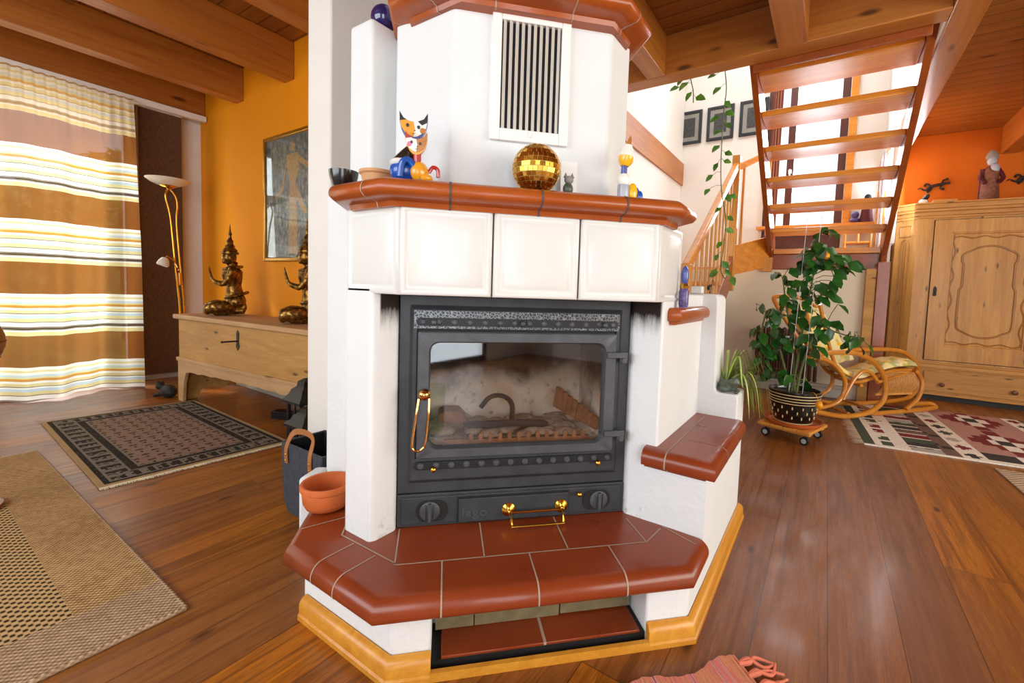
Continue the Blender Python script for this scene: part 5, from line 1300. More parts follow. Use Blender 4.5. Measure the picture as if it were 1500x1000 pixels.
# kelim
def kelim_pat(u, v, i, j):
    # u along the long side from the fringe end (0..2.5 m), v from the near edge (0..1.5 m)
    a, b = u * 2.5 / 0.74, v * 1.36
    jag = (j % 4 < 2)
    if b < 0.02: return 0
    if a < 0.07: return 1
    if a < 0.085: return 0
    if a < 0.30:
        k = (b % 0.30); c = abs(a - 0.19)
        if int(a * 50) % 11 == 0: return 0
        d = abs(k - 0.15); m = 1 if int(b / 0.30) % 2 == 0 else 2
        if d < 0.11 and c + (0.02 if jag else 0) < 0.09 - d * 0.4 and d > 0.02 + 0.03 * (int(c * 50) % 2): return m
        return 0
    if a < 0.315: return 0
    if a < 0.53:
        k = int((b + (0.012 if (i % 4 < 2) else 0)) / 0.105); return [6, 3, 1, 2, 5, 3, 1, 6, 2][k % 9] if (b % 0.105) > 0.014 else 0
    if a < 0.545: return 4
    if a < 0.64: return 5 if ((i // 3 + j // 3) % 5) else 3
    if a < 0.655: return 0
    if a < 0.80:
        k = (b % 0.17) - 0.085; d = abs(k) + abs(a - 0.727) * 1.1
        return [3, 2, 6, 1][int(b / 0.17) % 4] if d < 0.062 else 0
    if a < 1.42:
        bb = b; c = a - 1.11
        if b < 0.20:
            return ([3, 0, 2][int((a + (0.02 if jag else 0)) / 0.26) % 3]) if b > 0.05 + 0.02 * (i % 4 < 2) else (0 if b < 0.05 else 3)
        k = ((b - 0.2) % 0.62) - 0.31; st = (int(abs(c) * 50 / 3) * 3 / 50) + (int(abs(k) * 50 / 3) * 3 / 50) * 0.95
        if st < 0.07: return 3 if st < 0.03 else 0
        if st < 0.12: return 0 if abs(k) < 0.05 or abs(c) < 0.05 else 2
        if st < 0.23: return 2
        return 4
    if a < 1.435: return 0
    if a < 1.58:
        k = (b % 0.17) - 0.085; d = abs(k) + abs(a - 1.507) * 1.1
        return [6, 1, 3, 2][int(b / 0.17) % 4] if d < 0.062 else 0
    if a < 1.70: return 5 if ((i // 3 + j // 3) % 4) else 3
    if a < 1.92: return [3, 2, 1, 6][int((b + (0.012 if (i % 4 < 2) else 0)) / 0.105) % 4]
    return 4 if (i // 4 + j // 4) % 3 else 2
k0 = Vector((3.395, -0.253)); ka = Vector((0.13, -0.9915)).normalized(); kb = Vector((0.997, 0.075)).normalized()
grid_rug('kelim_rug', [k0, k0 + ka * 2.5, k0 + ka * 2.5 + kb * 1.36, k0 + kb * 1.36], 125, 75, kelim_pat, ['k_cream', 'k_green', 'k_red', 'k_dark', 'k_pink', 'k_brown', 'k_grey'], 0.007,
         'red, green and cream patterned kelim rug lying before the pine wardrobe', dict(at=[0], n=130, l=0.06, w=0.004, mat='fringe', side=True))
mb = MB(); mb.prism([(3.375, -0.83), (2.6, -0.87), (2.6, -2.2), (3.40, -2.3)], 0.0005, 0.006)
br = mb.build('beige_rug', 'rug_beige'); tag(br, 'plain beige flat-woven rug at the right picture edge, next to the kelim', 'rug')
# coral rag rug before the hearth
RG = thing('rag_rug', 'coral pink striped rag rug with knotted tassels in front of the fireplace', 'rug', P(0.3, 0.6))
mb = MB(); RG.rotation_euler = (0, 0, 0)
nu, nv = 150, 20; rg = random.Random(5); edge = [0.012 * math.sin(i * 0.31) + 0.010 * math.sin(i * 0.13 + 1) + rg.uniform(-.002, .002) for i in range(nu + 1)]
for j in range(nv + 1):
    for i in range(nu + 1):
        u = -0.9 + 1.62 * i / nu; n = 0.30 + (0.885 + edge[i] + 0.02 * min(1, max(0, (u - 0.4) * 2)) - 0.30) * j / nv
        mb.v.append((u, n, 0.010 + 0.002 * math.sin(i * 1.9) + 0.003 * math.sin(u * 9 + n * 4)))
for j in range(nv):
    for i in range(nu):
        a = j * (nu + 1) + i; mb.f.append([a, a + 1, a + nu + 2, a + nu + 1]); mb.m.append(0)
b0 = len(mb.v)
top = [nv * (nu + 1) + i for i in range(nu + 1)]
mb.v += [(mb.v[i][0], mb.v[i][1] + 0.001, 0.001) for i in top]; mb.f += [[top[i], top[i + 1], b0 + i + 1, b0 + i] for i in range(nu)]; mb.m += [0] * nu
w_ = mb.build('weave', 'rag', RG, smooth=70)
w_.matrix_parent_inverse = Matrix.Identity(4)
Q = Matrix(((1 / S2, 1 / S2, 0, 0), (-1 / S2, 1 / S2, 0, 0), (0, 0, 1, 0), (0, 0, 0, 1)))
RG.location = (0, 0, 0); w_.matrix_basis = Q
mb = MB()
for k2 in range(16):
    n = 0.89 - k2 * 0.035; u0 = 0.715
    for q in range(2):
        pts = smooth_path([P(u0, n, 0.008), P(u0 + rg.uniform(.02, .03), n + rg.uniform(-.01, .012), 0.012), P(u0 + rg.uniform(.045, .06), n + rg.uniform(-.02, .02), 0.007), P(u0 + rg.uniform(.07, .095), n + rg.uniform(-.03, .03), 0.006)], 4)
        mb.tube(pts, [0.006] * 5 + [0.0045] * 5 + [0.003] * (len(pts) - 10), 6)
mb.build('tassel', 'rag_fringe', RG)

# ------------------------------------------------------------------ staircase
SR = thing('staircase', 'open wooden half-turn staircase with beech treads, handrail and balusters', 'staircase', (4.5, 0.5, 0))
YR_, YL_ = -0.375, 0.475
for k2 in range(1, 7):
    X = 4.92 - 0.27 * k2; z = 1.37 + 0.172 * k2
    mb = MB(); mb.box(X, YR_, z - 0.040, X + 0.30, YL_, z); mb.build('tread', 'stair_wood', SR, bevel=0.006, seg=3)
mb = MB(); mb.box(3.09, YR_, 2.505, 3.31, YL_, 2.545); mb.build('tread', 'stair_wood', SR, bevel=0.006)
mb = MB(); mb.box(3.085, YR_, 2.30, 3.105, YL_, 2.50); mb.build('top_riser', 'stair_string', SR, bevel=0.003)
def string_xz(y0, y1):
    sl = 0.172 / 0.27
    a = (5.12, 1.37 - 0.05 - 0.16 * sl); lo = lambda x: 1.37 + (4.92 - x) * sl
    pts = [(5.10, lo(5.10) - 0.03), (5.10, lo(5.10) + 0.20), (3.08, lo(3.08) + 0.20), (3.08, lo(3.08) - 0.075), (4.90, lo(4.90) - 0.085), (4.93, 1.20)]
    mb = MB(); mb.extrude(pts, lambda x, z, y: (x, y, z), y0, y1); return mb.build('string', 'stair_string', SR, bevel=0.004)
string_xz(YL_, YL_ + 0.04); string_xz(YR_ - 0.04, YR_)
mb = MB(); mb.box(4.93, -0.36, 1.325, 5.98, 0.515, 1.37); mb.box(4.93, 0.515, 1.16, 5.98, 1.715, 1.20); mb.build('landing', 'stair_wood', SR, bevel=0.004)
mb = MB(); mb.box(4.955, -0.36, 1.18, 4.985, 0.52, 1.325); mb.build('landing_edge', 'stair_string', SR, bevel=0.004)
mb = MB(); mb.box(4.90, -0.37, 1.325, 4.93, 0.47, 1.373); mb.build('landing_nosing', 'stair_wood', SR, bevel=0.004)
mb = MB(); mb.box(4.84, 0.47, 1.15, 4.95, 0.56, 1.29); mb.build('landing_block', 'stair_pale', SR, bevel=0.004)
mb = MB(); mb.box(4.825, -0.35, 0, 4.868, -0.275, 1.18); mb.build('post', 'chest_wood', SR, bevel=0.004)
mb = MB(); mb.box(4.815, -0.44, 0, 4.868, -0.352, 1.24); mb.build('post', 'stair_string', SR, bevel=0.004)
# newel posts, lower flight
mb = MB(); mb.box(4.56, 0.765, 0.95, 4.63, 0.835, 2.235); mb.build('newel', 'stair_pale', SR, bevel=0.005)
mb = MB(); mb.box(2.97, 0.765, 0.0, 3.04, 0.835, 1.10); mb.build('newel', 'stair_pale', SR, bevel=0.005)
def bar(mb, a, b, w, h):
    a = Vector(a); b = Vector(b); d = (b - a).normalized(); s = d.cross(Vector((0, 0, 1))).normalized(); u = s.cross(d)
    mb.obox((a + b) / 2, d, s, u, (b - a).length / 2, w / 2, h / 2)
mb = MB(); bar(mb, (3.0, 0.80, 1.075), (4.58, 0.80, 2.135), 0.055, 0.062); mb.build('handrail', 'stair_wood', SR, bevel=0.012, seg=3)
mb = MB(); bar(mb, (4.60, 0.80, 2.12), (4.90, 0.50, 2.33), 0.05, 0.06); mb.build('handrail', 'stair_wood', SR, bevel=0.010, seg=3)
slope = (2.135 - 1.075) / 1.58
def lz(x): return 1.075 + (x - 3.0) * slope
mb = MB(); mb.extrude([(3.04, 0.02), (3.04, 0.26), (4.60, 0.26 + 1.56 * slope), (4.60, 1.56 * slope - 0.02)], lambda x, z, y: (x, y, z), 0.78, 0.82); mb.build('string', 'stair_string', SR, bevel=0.004)
mb = MB(); mb.extrude([(3.04, 0.02), (3.04, 0.26), (4.60, 0.26 + 1.56 * slope), (4.60, 1.56 * slope - 0.02)], lambda x, z, y: (x, y, z), 1.66, 1.70); mb.build('string', 'stair_string', SR, bevel=0.004)
for k2 in range(1, 7):
    x = 3.06 + 0.26 * (k2 - 1); mb = MB(); mb.box(x, 0.82, 0.172 * k2 - 0.04, x + 0.29, 1.66, 0.172 * k2); mb.build('tread', 'stair_wood', SR, bevel=0.005)
for k2 in range(10):
    x = 3.14 + k2 * 0.142; mb = MB(); mb.tube([(x, 0.80, 0.24 + (x - 3.04) * slope), (x, 0.80, lz(x) - 0.02)], 0.0105, 8); mb.build('baluster', 'stair_pale', SR)
for x, y, z in ((4.66, 0.74, 1.40), (4.86, 0.54, 1.50)):
    mb = MB(); mb.tube([(x, y, z), (x, y, z + 0.78)], 0.0125, 8); mb.build('baluster', 'stair_pale', SR)
mb = MB(); d_ = Vector((0.30, -0.28, 0))
a = Vector((4.60, 0.80, 0)); b = Vector((4.90, 0.515, 0)); nrm = Vector((b.y - a.y, a.x - b.x, 0)).normalized() * 0.018
q = [(a, 1.10), (a, 1.38), (b, 1.50), (b, 1.20)]
mb.loops([[Vector((p.x, p.y, z)) - nrm for p, z in q], [Vector((p.x, p.y, z)) + nrm for p, z in q]]); mb.build('string', 'stair_wood', SR, bevel=0.003)

# pictures in the stairwell
names = ['first of three small black-framed prints on the stairwell wall, next to the corner', 'middle of three small black-framed prints, behind the trailing vine', 'third small black-framed print, partly hidden by the stair string']
for i, lab in enumerate(names):
    t = thing('small_picture', lab, 'picture', (5.995, 1.65 - i * 0.39, 2.87), 'black-framed prints in the stairwell')
    yc = 1.65 - i * 0.385; y0, y1, z0, z1 = yc - 0.16, yc + 0.16, 2.865, 3.285
    mb = MB(); w = 0.035; mb.box(5.97, y0, z0, 5.998, y0 + w, z1); mb.box(5.97, y1 - w, z0, 5.998, y1, z1); mb.box(5.97, y0 + w, z0, 5.998, y1 - w, z0 + w); mb.box(5.97, y0 + w, z1 - w, 5.998, y1 - w, z1)
    mb.build('frame', 'frame_dark', t, bevel=0.004)
    mb = MB(); mb.box(5.982, y0 + 0.02, z0 + 0.02, 5.995, y1 - 0.02, z1 - 0.02); mt = mb.build('mount', 'mat_grey', t)
    mb = MB(); mb.box(5.978, y0 + 0.085, z0 + 0.09, 5.983, y1 - 0.085, z1 - 0.09); mb.build('print', 'print_small', mt)
# curtains at the landing windows
def wavy_yz(name, mat, x, y0, y1, z0, z1, amp, f, label):
    mb = MB(); nx = 40
    for j in range(2):
        for i in range(nx + 1):
            y = y0 + (y1 - y0) * i / nx; mb.v.append((x + amp * math.sin(i / nx * f), y, (z0, z1)[j]))
    for i in range(nx): mb.f.append([i, i + 1, nx + 2 + i, nx + 1 + i]); mb.m.append(0)
    o = mb.build(name, mat, smooth=80); return tag(o, label, 'curtain')
wavy_yz('brown_curtain', 'red_curtain', 5.93, 0.565, 0.665, 1.745, 3.95, 0.012, 18, 'narrow brown striped curtain hanging at the tall stair window')
mb = MB(); nx = 40
for j in range(2):
    for i in range(nx + 1): mb.v.append((5.35 + 0.5 * i / nx, -0.385 + 0.012 * math.sin(i / nx * 26), (1.40, 2.33)[j]))
for i in range(nx): mb.f.append([i, i + 1, nx + 2 + i, nx + 1 + i]); mb.m.append(0)
tag(mb.build('landing_curtain', 'landing_curtain', smooth=80), 'finely striped pale curtain at the landing side window, seen between the treads', 'curtain')
# landing chair and the red robed doll above it
LC = thing('landing_chair', 'small pine chair standing on the stair landing, its back seen between treads', 'chair', (5.4, -0.22, 1.37))
mb = MB(); mb.box(5.39, -0.33, 1.56, 5.415, -0.11, 1.585); mb.build('backrest', 'stair_pale', LC, bevel=0.004)
for y in (-0.325, -0.22, -0.115): mb = MB(); mb.tube([(5.40, y, 1.372 if y != -0.22 else 1.47), (5.40, y, 1.57)], 0.010, 8); mb.build('leg' if y != -0.22 else 'spindle', 'stair_pale', LC)
mb = MB(); mb.box(5.40, -0.335, 1.465, 5.62, -0.105, 1.485); mb.build('seat', 'stair_pale', LC, bevel=0.004)
for y in (-0.325, -0.115): mb = MB(); mb.tube([(5.60, y, 1.372), (5.60, y, 1.466)], 0.010, 8); mb.build('leg', 'stair_pale', LC)
DL = thing('robed_doll', 'doll in a dark red robe sitting on the sill beside the stair window', 'doll', (5.9, -0.32, 1.735))
mb = MB(); mb.lathe([(0.065, 0), (0.055, 0.06), (0.045, 0.16), (0.03, 0.22), (0.0, 0.23)], (5.91, -0.30, 1.737), 16); mb.build('robe', 'robe', DL)
mb = MB(); mb.ball((5.91, -0.30, 2.0), (0.032, 0.032, 0.038), 14, 10); mb.build('head', 'black', DL)
mb = MB(); mb.ball((5.905, -0.20, 1.765), (0.045, 0.05, 0.028), 12, 8); mb.ball((5.89, -0.20, 1.82), (0.03, 0.035, 0.04), 12, 8); mb.build('bundle', 'purple_mottle', DL)

# trailing vines over the edge of the upper floor
VINE = [(0.665, 2.62), (0.662, 2.421), (0.644, 2.268), (0.653, 2.116), (0.653, 1.96), (0.651, 1.781), (0.637, 1.599), (0.601, 1.416), (0.603, 1.234), (0.612, 1.074), (0.582, 1.015)]
def vine(label, stem, leaves, x, size):
    t = thing('trailing_vine', label, 'plant', (x - 0.1, stem[0][0], 2.6))
    mb = MB(); mb.tube(smooth_path([(x - 0.16, stem[0][0] + 0.02, 2.606), (x - 0.07, stem[0][0], 2.625)] + [(x, y, z) for y, z in stem], 4), 0.0035, 6); mb.build('stem', 'stem_green', t)
    mb = MB(); rv = random.Random(9)
    for y, z in leaves:
        yc = min(stem, key=lambda s: abs(s[1] - z))[0]; s = 1 if y > yc else -1
        base = Vector((x, yc, z + 0.015)); tip = Vector((x - 0.02 * rv.random(), y, z))
        mb.tube([base, (base + tip) / 2 + Vector((0, 0, 0.01)), tip], 0.0015, 5)
        leaf_quads(mb, tip, size * rv.uniform(0.8, 1.2), (rv.uniform(-.5, .1), s * rv.uniform(0.3, 0.9), -rv.uniform(0.3, 0.9)), (-1, 0.2, 0.3), 0.3, 1.0)
    mb.build('leaves', 'leaf_vine', t, smooth=60)
vine('long green trailing vine hanging from the upper floor in front of the handrail', VINE,
     [(0.71, 2.371), (0.675, 2.284), (0.648, 2.19), (0.632, 2.045), (0.673, 2.088), (0.64, 2.12), (0.66, 2.0), (0.66, 1.90), (0.669, 1.792), (0.695, 1.714), (0.712, 1.624), (0.629, 1.849), (0.635, 1.797), (0.601, 1.573), (0.579, 1.567), (0.631, 1.49), (0.588, 1.428), (0.597, 1.348), (0.609, 1.262), (0.631, 1.18), (0.606, 1.134), (0.638, 1.083), (0.586, 1.079), (0.541, 1.034), (0.625, 1.06)], 3.17, 0.064)
vine('short trailing vine end hanging under the ceiling header, nearer the fireplace', [(0.885, 2.62), (0.885, 2.42), (0.875, 2.36), (0.86, 2.30), (0.855, 2.22)],
     [(0.953, 2.343), (0.893, 2.363), (0.867, 2.297), (0.93, 2.40), (0.84, 2.25)], 3.17, 0.075)

# ------------------------------------------------------------------ right side: radiator, plant, rocking chair, wardrobe
RD = thing('radiator', 'dark red column radiator on the wall behind the tall potted plant', 'radiator', (4.8, 0.3, 0.0))
mb = MB()
for k2 in range(12):
    y = 0.545 - k2 * 0.045; mb.tube(smooth_path([(4.765, y, 0.15), (4.765, y, 0.60)], 1), 0.014, 8); mb.tube([(4.805, y, 0.15), (4.805, y, 0.60)], 0.014, 8)
    mb.ball((4.785, y, 0.60), (0.034, 0.018, 0.022), 10, 8); mb.ball((4.785, y, 0.15), (0.034, 0.018, 0.022), 10, 8)
mb.build('column', 'radiator', RD)
mb = MB(); mb.tube(smooth_path([(4.79, 0.545, 0.17), (4.79, 0.62, 0.17), (4.79, 0.635, 0.15), (4.79, 0.635, 0.113)], 3), 0.010, 8); mb.box(4.81, 0.1, 0.56, 4.869, 0.12, 0.58); mb.box(4.81, 0.45, 0.56, 4.869, 0.47, 0.58); mb.build('pipe', 'radiator', RD)

# plant dolly with pot
pc = Vector((3.275, 0.138)); ang = math.radians(-17)
DOL = thing('plant_dolly', 'pine plant dolly on four grey castors under the potted plant', 'dolly', (pc.x, pc.y, 0))
ca, sa = math.cos(ang), math.sin(ang)
rot = lambda x, y: (pc.x + x * ca - y * sa, pc.y + x * sa + y * ca)
mb = MB()
for k2 in range(4): x, y = rot(0, -0.117 + k2 * 0.078); mb.obox((x, y, 0.084), (ca, sa, 0), (-sa, ca, 0), (0, 0, 1), 0.155, 0.0375, 0.009)
for s in (-1, 1): x, y = rot(s * 0.11, 0); mb.obox((x, y, 0.068), (ca, sa, 0), (-sa, ca, 0), (0, 0, 1), 0.02, 0.145, 0.008)
mb.build('platform', 'dolly_wood', DOL, bevel=0.003)
for sx in (-1, 1):
    for sy in (-1, 1):
        x, y = rot(sx * 0.115, sy * 0.115); mb = MB(); mb.mi = 0
        mb.tube([(x - 0.010, y + 0.004, 0.026), (x + 0.010, y - 0.004, 0.026)], 0.026, 18); mb.mi = 1; mb.tube([(x - 0.0115, y + 0.0045, 0.026), (x + 0.0115, y - 0.0045, 0.026)], 0.015, 14)
        mb.mi = 0; mb.box(x - 0.006, y - 0.006, 0.045, x + 0.006, y + 0.006, 0.062); mb.build('castor', ['rubber', 'wheel_grey'], DOL)
mb = MB(); mb.lathe([(0.12, 0), (0.15, 0.004), (0.168, 0.022), (0.172, 0.03), (0.166, 0.03), (0.148, 0.010), (0.0, 0.008)], (pc.x, pc.y, 0.0935), 36)
tag(mb.build('plant_saucer', 'clay'), 'round clay saucer between the dolly and the black plant pot', 'saucer')
PL = thing('potted_plant', 'tall leafy lemon tree in a black pot with cream drop pattern', 'plant', (pc.x, pc.y, 0.102))
pz = 0.1045
mb = MB(); mb.mi = 0
prof = [(0.10, 0), (0.108, 0.006), (0.125, 0.07), (0.135, 0.12), (0.139, 0.135), (0.145, 0.175), (0.152, 0.20), (0.152, 0.21), (0.142, 0.21), (0.138, 0.19), (0.0, 0.18)]
mb.lathe(prof, (pc.x, pc.y, pz), 40); potm = mb.build('pot', 'pot_black', PL, smooth=50)
mb = MB()
for z, r in ((0.135, 0.1395), (0.152, 0.1425), (0.170, 0.1452), (0.190, 0.150), (0.008, 0.109)): mb.tube([(pc.x + r * math.cos(2 * PI * k / 40), pc.y + r * math.sin(2 * PI * k / 40), pz + z) for k in range(40)], 0.0028, 6, True)
for row, (z, r) in enumerate(((0.045, 0.119), (0.078, 0.127), (0.108, 0.1325))):
    for k2 in range(14):
        a = 2 * PI * (k2 + 0.5 * (row % 2)) / 14; mb.ball((pc.x + r * math.cos(a), pc.y + r * math.sin(a), pz + z), (0.004, 0.004, 0.011), 8, 6)
mb.build('drop_pattern', 'pot_cream', potm)
mb = MB(); mb.lathe([(0.137, 0), (0.06, 0.008), (0, 0.006)], (pc.x, pc.y, pz + 0.182), 24); mb.build('soil', 'soil', PL)
LEAF = [(0.29, 1.06), (0.17, 1.1), (0.2, 1.0), (0.12, 1.03), (0.16, 0.99), (0.07, 1.09), (-0.04, 1.07), (-0.05, 1.0), (-0.13, 1.1), (0.01, 0.98), (0.03, 0.94), (0.08, 0.93), (0.15, 0.9), (0.19, 0.89), (0.23, 0.91), (0.37, 0.87), (0.31, 0.8), (0.26, 0.84), (0.05, 0.89), (-0.01, 0.88), (-0.04, 0.9), (0.12, 0.8), (0.17, 0.78), (0.25, 0.79), (0.26, 0.72), (0.29, 0.73), (0.04, 0.8), (-0.0, 0.79), (-0.04, 0.78), (-0.03, 0.74), (0.04, 0.71), (0.1, 0.72), (-0.01, 0.67), (-0.03, 0.63), (0.09, 0.67), (0.13, 0.61), (0.1, 0.55), (0.07, 0.58), (0.03, 0.56), (-0.1, 0.6), (-0.16, 0.63), (-0.2, 0.64), (-0.14, 0.66), (-0.12, 0.6), (0.39, 0.65), (0.39, 0.54), (0.34, 0.62), (0.33, 0.51), (0.3, 0.59), (0.26, 0.62), (0.21, 0.62), (0.19, 0.6), (0.35, 0.41), (0.31, 0.36), (0.3, 0.41), (0.2, 0.42), (0.18, 0.4), (0.21, 0.38), (0.07, 0.36), (0.07, 1.31), (0.0, 1.32), (0.14, 1.21), (0.08, 1.25), (0.04, 1.24), (0.09, 1.19), (0.14, 1.18), (0.06, 1.19), (-0.05, 1.15), (-0.13, 1.11), (-0.08, 1.14), (-0.03, 1.09), (0.01, 1.18), (0.11, 1.13), (0.16, 1.11), (0.04, 1.15),
        (0.33, 0.57), (0.28, 0.55), (0.25, 0.57), (0.36, 0.60), (0.32, 0.66), (0.28, 0.65), (0.33, 0.45), (0.36, 0.47), (0.12, 1.08), (0.07, 1.14), (0.02, 1.12), (0.1, 0.86), (0.15, 0.84)]
stems = [smooth_path([(pc.x, pc.y + 0.02, pz + 0.18), (pc.x + 0.01, 0.135, 0.5), (pc.x, 0.11, 0.8), (pc.x, 0.08, 1.05), (pc.x, 0.06, 1.30)], 8),
         smooth_path([(pc.x - 0.03, pc.y - 0.01, pz + 0.18), (pc.x - 0.02, 0.10, 0.5), (pc.x - 0.02, 0.03, 0.72), (pc.x - 0.02, -0.06, 0.70), (pc.x - 0.03, -0.17, 0.67)], 8),
         smooth_path([(pc.x + 0.02, pc.y + 0.03, pz + 0.18), (pc.x, 0.22, 0.5), (pc.x - 0.03, 0.29, 0.72), (pc.x - 0.04, 0.33, 0.78), (pc.x - 0.05, 0.35, 0.60), (pc.x - 0.06, 0.33, 0.44)], 8),
         smooth_path([(pc.x, pc.y, pz + 0.18), (pc.x + 0.03, 0.17, 0.6), (pc.x + 0.03, 0.22, 0.85), (pc.x + 0.02, 0.25, 1.02)], 8)]
mb = MB()
for i, s in enumerate(stems): mb.tube(s, [0.009 * (1 - 0.7 * k2 / len(s)) for k2 in range(len(s))], 7)
LEAF += [(y + random.uniform(-.045, .045), z + random.uniform(-.05, .05)) for y, z in LEAF + LEAF[::2]]
rl = random.Random(21); mbl = MB(); allp = [p for s in stems for p in s]
for y, z in LEAF:
    tip = Vector((pc.x + rl.uniform(-0.10, 0.10), y, z)); base = min(allp, key=lambda p: (p - tip).length + max(0, p.z - z) * 0.6)
    out = (tip - base); out = out.normalized() if out.length > 1e-3 else Vector((0, 1, 0))
    size = rl.uniform(0.07, 0.105)
    st = tip - out * size * 0.4 + Vector((0, 0, 0.02))
    mb.tube([base, (base + st) / 2 + Vector((0, 0, 0.015)), st], 0.0022, 5)
    leaf_quads(mbl, st, size, (out.x + rl.uniform(-.5, .5), out.y * 0.8 + rl.uniform(-.5, .5), -rl.uniform(0.35, 1.0)), (rl.uniform(-1.2, -0.2), rl.uniform(-.6, .6), 0.7), 0.25, 1.0)
mb.build('stem', 'stem_green', PL); mbl.build('leaves', 'leaf', PL, smooth=60)
for (x, y, z) in ((pc.x - 0.03, 0.02, 1.165), (pc.x - 0.16, 0.0, 0.265)):
    mb = MB(); mb.ball((x, y, z), (0.021, 0.021, 0.023), 14, 10)
    if z < 0.5: mb.tube(smooth_path([(pc.x - 0.05, 0.07, 0.29), (x + 0.03, 0.03, 0.33), (x, y, z + 0.02)], 4), 0.0018, 5)
    mb.build('fruit', 'fruit', PL, label='small orange fruit')
for dy, ty in ((0.03, 0.07), (-0.045, -0.005)):
    mb = MB(); mb.tube([(pc.x - 0.05, pc.y + dy, pz + 0.18), (pc.x - 0.02, pc.y + ty - 0.075, 1.42)], 0.0016, 6); mb.build('support_wire', 'wire', PL)

# rattan rocking chair (frame seen side-on: u along, n away)
RC = thing('rocking_chair', 'bent rattan rocking chair with reed footrest on the kelim rug', 'chair', P(3.25, 2.9))
def un_tube(pts, n, r=0.0175, dn=0.0): 
    m_ = MB(); m_.tube(smooth_path([P(u, n + dn * i / max(1, len(pts) - 1), z) for i, (u, z) in enumerate(pts)], 5), r, 10); return m_
ARM = [(2.612, 0.489), (2.837, 0.51), (3.028, 0.500), (3.171, 0.445), (3.276, 0.345), (3.311, 0.242), (3.297, 0.140), (3.209, 0.065), (3.074, 0.030), (2.919, 0.028), (2.752, 0.055), (2.636, 0.085)]
INN = [(2.604, 0.463), (2.716, 0.463), (2.845, 0.418), (2.939, 0.33), (2.964, 0.257), (2.952, 0.179), (2.897, 0.125), (2.773, 0.090), (2.647, 0.095)]
ARC = [(2.943, 0.148), (2.996, 0.246), (3.045, 0.318), (3.115, 0.365), (3.193, 0.344), (3.249, 0.285)]
un_tube(ARM, 2.72, 0.0195).build('side_frame', 'rattan', RC); un_tube(INN, 2.745, 0.016).build('inner_loop', 'rattan', RC); un_tube(ARC, 2.735, 0.014).build('arch', 'rattan', RC)
RUN = [(3.17, 0.050), (3.28, 0.028), (3.45, 0.026), (3.62, 0.026), (3.82, 0.028), (3.97, 0.034), (4.0, 0.045), (3.96, 0.06), (3.80, 0.05)]
un_tube(RUN, 2.74, 0.0185, 0.16).build('runner', 'rattan', RC)
ARMB = [(2.75, 0.50), (3.15, 0.505), (3.394, 0.487), (3.703, 0.49), (3.90, 0.455), (4.03, 0.345), (4.06, 0.20), (4.00, 0.085), (3.85, 0.045), (3.55, 0.030), (3.2, 0.034), (2.9, 0.075)]
un_tube(ARMB, 3.05, 0.0185).build('side_frame', 'rattan', RC)
INB = [(u + 0.2, z) for u, z in INN]; un_tube(INB, 3.05, 0.015).build('inner_loop', 'rattan', RC)
# seat rails, back frame, cross pieces
SE = [(2.72, 0.88), (2.80, 0.66), (2.88, 0.46), (2.98, 0.335), (3.10, 0.29), (3.25, 0.32), (3.42, 0.375), (3.62, 0.385)]
for n in (2.78, 3.03): un_tube([(u + (n - 2.78) * 0.4, z - 0.02) for u, z in SE], n, 0.013).build('seat_rail', 'rattan', RC)
BKN = lambda u, z, d=0.0: P(u, 2.97 + (z - 0.4) * 0.42 + d, z)
mb = MB(); mb.tube(smooth_path([BKN(2.93, 0.36, .03), BKN(2.80, 0.62, .03), BKN(2.685, 0.86, .03), BKN(2.72, 0.91, .03), BKN(2.88, 0.915, .03), BKN(3.04, 0.875, .03), BKN(3.09, 0.80, .03), BKN(3.18, 0.62, .03), BKN(3.27, 0.42, .03)], 5), 0.018, 10); mb.build('back_frame', 'rattan', RC)
for u, z in ((3.10, 0.255), (3.62, 0.36), (3.0, 0.04), (3.25, 0.05)): mb = MB(); mb.tube([P(u, 2.73, z), P(u + 0.08, 3.05, z)], 0.013, 8); mb.build('cross_bar', 'rattan', RC)
mb = MB(); mb.tube([P(3.23, 2.72, 0.28), P(3.6, 2.80, 0.33)], 0.012, 8); mb.build('cross_bar', 'rattan', RC)
mb = MB()
for k2 in range(21):
    u = 3.335 + k2 * 0.0162; mb.tube(smooth_path([P(u, 2.80, 0.345), P(u + 0.008, 2.772, 0.30), P(u + 0.010, 2.775, 0.22), P(u, 2.81, 0.165)], 3), 0.0048, 6)
mb.tube([P(3.32, 2.79, 0.345), P(3.68, 2.79, 0.352)], 0.012, 8); mb.tube([P(3.32, 2.81, 0.165), P(3.68, 2.81, 0.17)], 0.012, 8)
mb.build('reed_panel', 'rattan_core', RC)
mb = MB(); mb.tube(smooth_path([P(3.68, 2.80, 0.36), P(3.735, 2.79, 0.30), P(3.745, 2.78, 0.22), P(3.70, 2.78, 0.12), P(3.60, 2.78, 0.05)], 5), 0.016, 10); mb.build('front_leg', 'rattan', RC)
CUS = thing('lounge_cushion', 'yellow floral quilted cushion lying along the rattan rocking chair', 'cushion', P(3.1, 2.9, 0.32))
